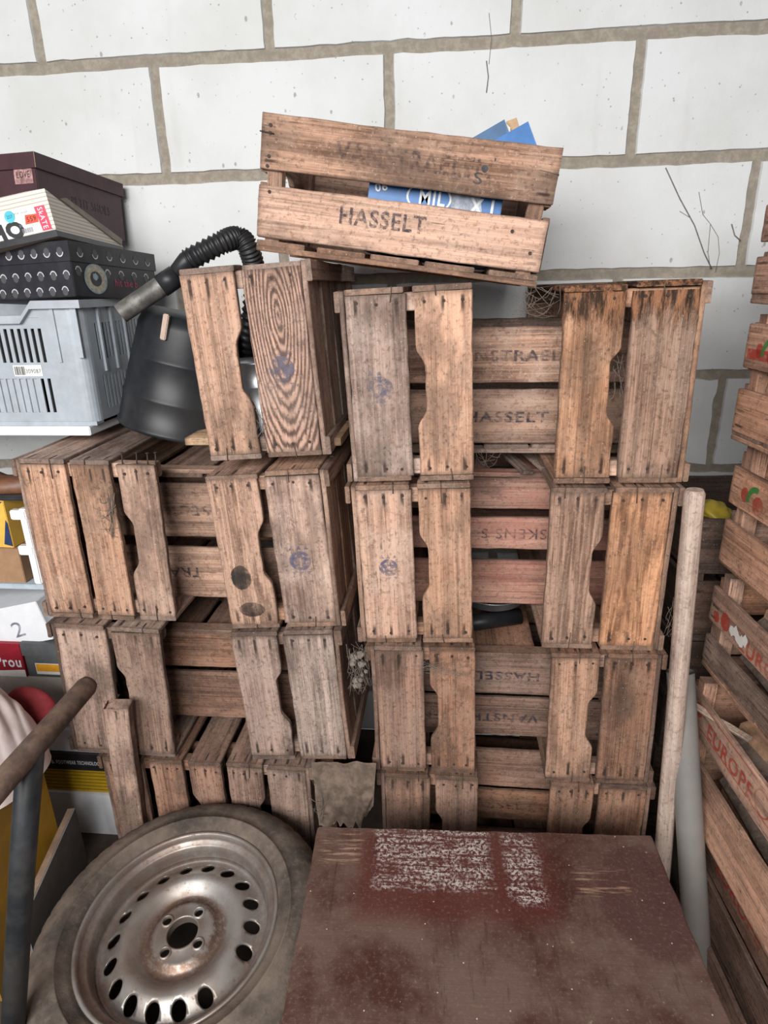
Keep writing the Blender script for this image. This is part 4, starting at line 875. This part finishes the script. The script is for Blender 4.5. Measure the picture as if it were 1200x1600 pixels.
# floor boxes
fb0, fbb0, fbl0 = carton('shoe_box', 'white lidded box on the floor, bottom of the pile left of the stake', Matrix.Translation((-.985, 1.405, 0)), .34, .25, .158, M_WHT, M_WHT, .05, group='boxes on the floor')
fb, fbb, fbl = carton('shoe_box', 'yellow shoe box with a black lettered lid, on the white lidded box', Matrix.Translation((-.992, 1.41, .1595)), .33, .25, .142, plain('mustard_card', (.50, .31, .01), .6, .12), M_BLKBOX, .058, group='boxes on the floor')
letters('FOOTWEAR TECHNOLOGY', (-.075, -.003, .112), (1, 0, 0), (0, 0, 1), .142, .0135, M_WHITEINK, fbl, lift=.0012); letters('&', (-.157, -.003, .112), (1, 0, 0), (0, 0, 1), .010, .0135, M_WHITEINK, fbl, lift=.0012)
bm = bmesh.new()
for k in range(6): patch(bm, (-.165, 0, .012+k*.0125), (1, 0, 0), (0, 0, 1), [(-.165, -.0012), (.165, -.0012), (.165, .0012), (-.165, .0012)], .0008)
obj('printed_lines', bm, plain('dark_yellow_lines', (.16, .095, .005), .7), fbb)
f2, f2b, _ = carton('cardboard_box', 'white box with a handwritten number on the yellow shoe box', Matrix.Translation((-.995, 1.415, .303)), .33, .25, .078, M_WHT, group='boxes on the floor')
letters('2', (-.082, 0, .038), (1, 0, 0), (0, 0, 1), .03, .03, ink('pen_ink_blue', (.06, .10, .22), .3), f2b, 'handwritten_number', .001)


# ochre chest with white cloth and a red cap on it, grey panel beside
M_OCH = plain('ochre_paint', (.40, .22, .02), .55, .15, 14, 0, .06, (.2, .13, .06), .5)
ch = thing('ochre_chest', 'ochre yellow wooden chest under the white cloth, behind the dark steel leg', 'chest', (-1.26, 1.07, 0))
bm = bmesh.new(); box(bm, (-.23, -.16, 0), (.235, .15, .47), 0, .006); obj('chest_body', bm, M_OCH, ch)
bm = bmesh.new(); box(bm, (-.24, -.17, .472), (.243, .16, .497), 0, .005); obj('lid', bm, M_OCH, ch)
clm = NT('white_cloth'); o_ = clm.obj(); n1 = clm.noise(o_, 12, 4, .6); clm.bump(clm.noise(o_, 60, 3, .6), .2, .003); M_CL = clm.fin(clm.mix(clm.ramp(n1, .4, .7), (.66, .56, .54), (.50, .40, .37)), .9)
bm = bmesh.new(); bmesh.ops.create_grid(bm, x_segments=120, y_segments=90, size=.5)
for v in bm.verts:
    x, y = v.co.x*.46, v.co.y*.32
    e = max(0, 1-(abs(x)/.23)**2.6)*max(0, 1-(abs(y)/.16)**2.6)
    rr = max(1e-6, max(abs(v.co.x), abs(v.co.y))*2); k = rr/max(1e-6, (abs(v.co.x*2)**2.6+abs(v.co.y*2)**2.6)**(1/2.6)); x *= k; y *= k
    e = max(0, 1-rr**2.4); h = .26*e**.55
    fold = .014*abs(math.sin((x*.9+y*1.2)*42+4*noise.noise((x*7, y*7, 2))))+.055*noise.noise((x*10, y*10, 4))+.016*noise.noise((x*34, y*34, 1))
    v.co = Vector((x*1.05+.02*noise.noise((x*8, y*8, 9)), y+.02*noise.noise((x*8, y*8, 19)), max(.001, h+fold*min(1, e*3))))
cl = obj('white_cloth', bm, M_CL, None, True); cl.location = (-1.195, 1.10, .498); tag(cl, 'crumpled dirty white cloth heaped on the ochre chest at the left edge', 'cloth')
bm = bmesh.new(); bmesh.ops.create_uvsphere(bm, u_segments=28, v_segments=16, radius=.072)
for v in bm.verts:
    v.co.z = max(v.co.z, -.06)*.95; v.co.y *= .4; v.co *= 1+.06*noise.noise(v.co*18)
o = obj('crown', bm, plain('red_cloth', (.2, .014, .018), .85, .2, 60), None, True)
rc_ = thing('red_cap', 'red cloth cap showing behind the white cloth', 'cap', at(50, 1110, 1.225)); o.parent = rc_
gpn = thing('grey_panel', 'grey panel with a brown worn edge standing on the floor left of the wheel', 'panel', (-.95, 1.1, 0))
u_ = Vector((-.068, .324, 0)).normalized(); n_ = Vector((-u_.y, u_.x, 0))
bm = bmesh.new(); a = Vector((.02, -.162, 0)); b = a+u_*.33
panel(bm, [a, b, b+Vector((0, 0, .25)), a+Vector((0, 0, .25))], -.004); bmesh.ops.recalc_face_normals(bm, faces=bm.faces[:]); obj('grey_face', bm, plain('grey_panel_face', (.17, .165, .16), .7, .12), gpn)
bm = bmesh.new(); a2, b2 = a+n_*.0045, b+n_*.0045
panel(bm, [a2, b2, b2+Vector((0, 0, .25)), a2+Vector((0, 0, .25))], -.016); bmesh.ops.recalc_face_normals(bm, faces=bm.faces[:]); obj('brown_core', bm, plain('brown_board_core', (.27, .18, .125), .85, .25), gpn)

# ------------------------------------------------------------------ cobwebs and the dusty web sheet
M_WEB = plain('dusty_cobweb', (.19, .155, .13), .95, .25, 80)
def web(name, label, p, n, spread, seed, rad=.00045, lump=0, grp='cobwebs on the crates'):
    rnd = random.Random(seed); bm = bmesh.new(); p = Vector(p); rad = min(rad, .0006)
    for k in range(int(n*1.3)):
        a = p+Vector((rnd.uniform(-1, 1)*spread[0], rnd.uniform(-1, 1)*spread[1]*.4, rnd.uniform(-1, 1)*spread[2])); b = p+Vector((rnd.uniform(-1, 1)*spread[0], rnd.uniform(-1, 1)*spread[1]*.4, rnd.uniform(-1, 1)*spread[2]))
        m = (a+b)/2+Vector((rnd.uniform(-.01, .01), rnd.uniform(-.006, .002), -rnd.uniform(0, .02)))
        pts = [a*(1-t)**2+m*2*t*(1-t)+b*t*t for t in (0, .2, .4, .6, .8, 1)]
        tube(bm, pts, rad*rnd.uniform(.5, 1.3), 4)
    for k in range(lump):
        tmp = bmesh.new(); bmesh.ops.create_icosphere(tmp, subdivisions=2, radius=rnd.uniform(.004, .010)); c = p+Vector((rnd.uniform(-1, 1)*spread[0]*.7, 0, rnd.uniform(-1, 1)*spread[2]*.8))
        for v in tmp.verts: v.co = v.co*(1+.5*noise.noise(v.co*300+c*9))+c
        join(bm, tmp)
    o = obj(name, bm, M_WEB); return tag(o, label, 'cobweb', grp, 'stuff')
web('cobweb', 'dusty cobweb tangle in the gap left of the cobwebbed third-row crate', at(560, 1045, 1.292), 46, (.028, .02, .075), 1, lump=14)
web('cobweb', 'cobweb strung across the top of the cobwebbed third-row crate', at(690, 1040, 1.284), 20, (.07, .01, .03), 2)
web('cobweb', 'cobweb strands on the middle board of the nail-topped crate', at(165, 800, 1.297), 16, (.03, .006, .07), 3, .0011)
web('cobweb', 'dark cobweb between the two top-row crates under the tilted crate', at(835, 470, 1.34), 24, (.05, .03, .03), 4)
web('cobweb', 'cobweb in the gap beside the swirling grain board', at(407, 660, 1.30), 10, (.015, .01, .04), 5)
web('cobweb', 'cobweb in the slit of the rotten-topped crate', at(965, 590, 1.31), 10, (.02, .01, .05), 6)
web('cobweb', 'cobweb threads hanging over the right edge of the bright orange-brown crate', at(1050, 960, 1.29), 14, (.012, .01, .06), 7)
web('cobweb', 'cobweb strands from the dusty web sheet down to the table corner', at(500, 1250, 1.26), 12, (.03, .03, .07), 8, .0013)
web('cobweb', 'cobweb dangling under the upright stencilled crate', at(762, 715, 1.43), 12, (.03, .01, .03), 9)
bm = bmesh.new(); nx, nz = 34, 30; g = []
pA, pB = at(487, 1190, 1.272), at(588, 1192, 1.272)
for i in range(nx+1):
    u = i/nx; row = []
    hgt = (.2+.03*noise.noise((u*4, 3, 0))+.028*noise.noise((u*14, 9, 0)))*(1-.35*max(0, u-.7)/.3)
    for j in range(nz+1):
        w_ = j/nz; p = pA.lerp(pB, u*(1-.12*w_)+.06*w_)+Vector((0, -.012*math.sin(w_*2)+.012*noise.noise((u*5, w_*4, 2)), -hgt*w_)); row.append(bm.verts.new(p))
    g.append(row)
for i in range(nx):
    for j in range(nz):
        if noise.noise((i*.35, j*.3, 5)) > .62 and j > 22: continue
        bm.faces.new((g[i][j], g[i+1][j], g[i+1][j+1], g[i][j+1]))
bmesh.ops.solidify(bm, geom=bm.faces[:], thickness=.002)
tag(obj('web_sheet', bm, plain('web_dust', (.33, .245, .19), .95, .3, 50, 0, .4), None, True), 'ragged sheet of dust-caked cobweb hanging below the grey third-row crate', 'cobweb')

# ------------------------------------------------------------------ wall and floor
s = NT('white_painted_block'); o_ = s.obj(); n1 = s.noise(o_, 3, 5, .6); n2 = s.noise(o_, 55, 5, .7); n3 = s.noise(s.mapp(o_, (14, 1, 2.2)), 1, 4, .6)
c_ = s.mix(s.ramp(n1, .35, .7), (.64, .65, .655), (.565, .57, .56)); c_ = s.mix(s.math('MULTIPLY', s.ramp(n3, .58, .78), .22), c_, (.42, .40, .36))
v1 = s.vor(o_, 48); v2 = s.vor(s.mapp(o_, (1, 1, .6), (3, 1, 2)), 19)
pits = s.math('MAXIMUM', s.math('MULTIPLY', s.ramp(v1, .07, .13, 1, 0), s.ramp(n2, .48, .56)), s.math('MULTIPLY', s.ramp(v2, .05, .09, 1, 0), s.ramp(n2, .42, .5)))
c_ = s.mix(s.math('MULTIPLY', pits, .7), c_, (.24, .22, .20))
s.bump(s.math('SUBTRACT', n2, s.math('MULTIPLY', pits, 1.5)), .35, .003); M_BLOCK = s.fin(c_, .8, spec=.2)
M_MORT = plain('grey_mortar', (.30, .265, .215), .95, .2, 60, 0, .5, (.22, .195, .16), .4)
WY = 1.95; bm = bmesh.new(); rnd = random.Random(2)
k0z, ch_, bw_ = 2.167, .2835, .642
def block(x0, x1, z0, z1, rag):
    def edge(a, b, n): return [a+(b-a)*i/n for i in range(n)]
    pts = [(x, z0) for x in edge(x0, x1, 26)]+[(x1, z) for z in edge(z0, z1, 14)]+[(x, z1) for x in edge(x1, x0, 26)]+[(x0, z) for z in edge(z1, z0, 14)]
    A = []; B = []; cx_, cz_ = (x0+x1)/2, (z0+z1)/2
    for x, z in pts:
        q = Vector((x*22, z*22, 3)); dx = noise.noise(q)*rag+rnd.uniform(-.3, .3)*rag*.5; dz = noise.noise(q+Vector((9, 9, 9)))*rag+rnd.uniform(-.3, .3)*rag*.5
        x, z = x+dx, z+dz; l = Vector((cx_-x, cz_-z)).normalized()*.004
        A.append(bm.verts.new((x, WY+.012, z))); B.append(bm.verts.new((x+l.x, WY, z+l.y)))
    for i in range(len(pts)):
        j = (i+1) % len(pts); bm.faces.new((A[i], A[j], B[j], B[i]))
    bm.faces.new(B)
for c in range(-3, 8):
    zt = k0z-c*ch_; off = -1.1205 if c % 2 else -.804
    if c == -0: pass
    off = -.804 if c % 2 == 0 else -1.1205+3*bw_
    zb = zt-ch_
    for i in range(-6, 6):
        x0 = off+i*bw_; x1 = x0+bw_
        if x1 < -2.6 or x0 > 2.6: continue
        block(x0+.011, x1-.011, max(0, zb+.013), zt-.013, .003 if c < 3 else .007)
box(bm, (-2.7, WY+.007, 0), (2.7, WY+.12, 3.05), 1)
wl_ = obj('wall_back', bm, [M_BLOCK, M_MORT]); wl_['kind'] = 'structure'; wl_['label'] = 'white painted block wall with grey-brown mortar joints'
bm = bmesh.new()
for pts, r_ in (([(1040, 262), (1062, 310), (1085, 352), (1100, 395), (1112, 420)], .0016), ([(1085, 352), (1078, 340), (1062, 330)], .0008), ([(1092, 300), (1098, 335), (1110, 350), (1106, 395), (1110, 420)], .0008), ([(1110, 350), (1122, 370), (1124, 395), (1118, 425)], .0007), ([(1143, 350), (1148, 368), (1157, 376)], .0017), ([(760, 95), (763, 120), (760, 145)], .0014), ([(764, 20), (768, 60), (764, 100)], .0007)):
    tube(bm, [at(x, y, WY-.001) for x, y in pts], r_, 5)
tag(obj('cobweb', bm, plain('grey_web', (.19, .17, .16), .95, .3, 80)), 'branching grey cobweb threads stuck on the white block wall', 'cobweb', None, 'stuff')
bm = bmesh.new(); box(bm, (-2.7, -3.0, -.1), (2.7, WY, 0)); fl = obj('floor', bm, plain('dirty_concrete', (.085, .062, .048), .95, .35, 16, 0, .3, (.045, .032, .025), .6)); fl['kind'] = 'structure'; fl['label'] = 'dirty brown concrete floor'

# ------------------------------------------------------------------ light: daylight through the open front
W = bpy.data.worlds.new('daylight'); bpy.context.scene.world = W; W.use_nodes = True
bg = W.node_tree.nodes['Background']; bg.inputs[0].default_value = (.86, .92, 1, 1); bg.inputs[1].default_value = .15
def area(name, loc_, to, sx_, sy_, e, col):
    l = bpy.data.lights.new(name, 'AREA'); l.shape = 'RECTANGLE'; l.size = sx_; l.size_y = sy_; l.energy = e; l.color = col
    o = bpy.data.objects.new(name, l); C.objects.link(o); o.location = loc_; o.rotation_euler = (Vector(to)-Vector(loc_)).to_track_quat('-Z', 'Y').to_euler(); return o
area('open_door_daylight', (-.75, -1.7, 2.35), (-.15, 1.8, 1.2), 2.5, 1.3, 168, (1, .985, .965))
sc = bpy.context.scene
sc.view_settings.view_transform = 'Standard'; sc.view_settings.look = 'None'; sc.view_settings.gamma = 1; sc.view_settings.use_curve_mapping = False
sc.view_settings.exposure = 0.2
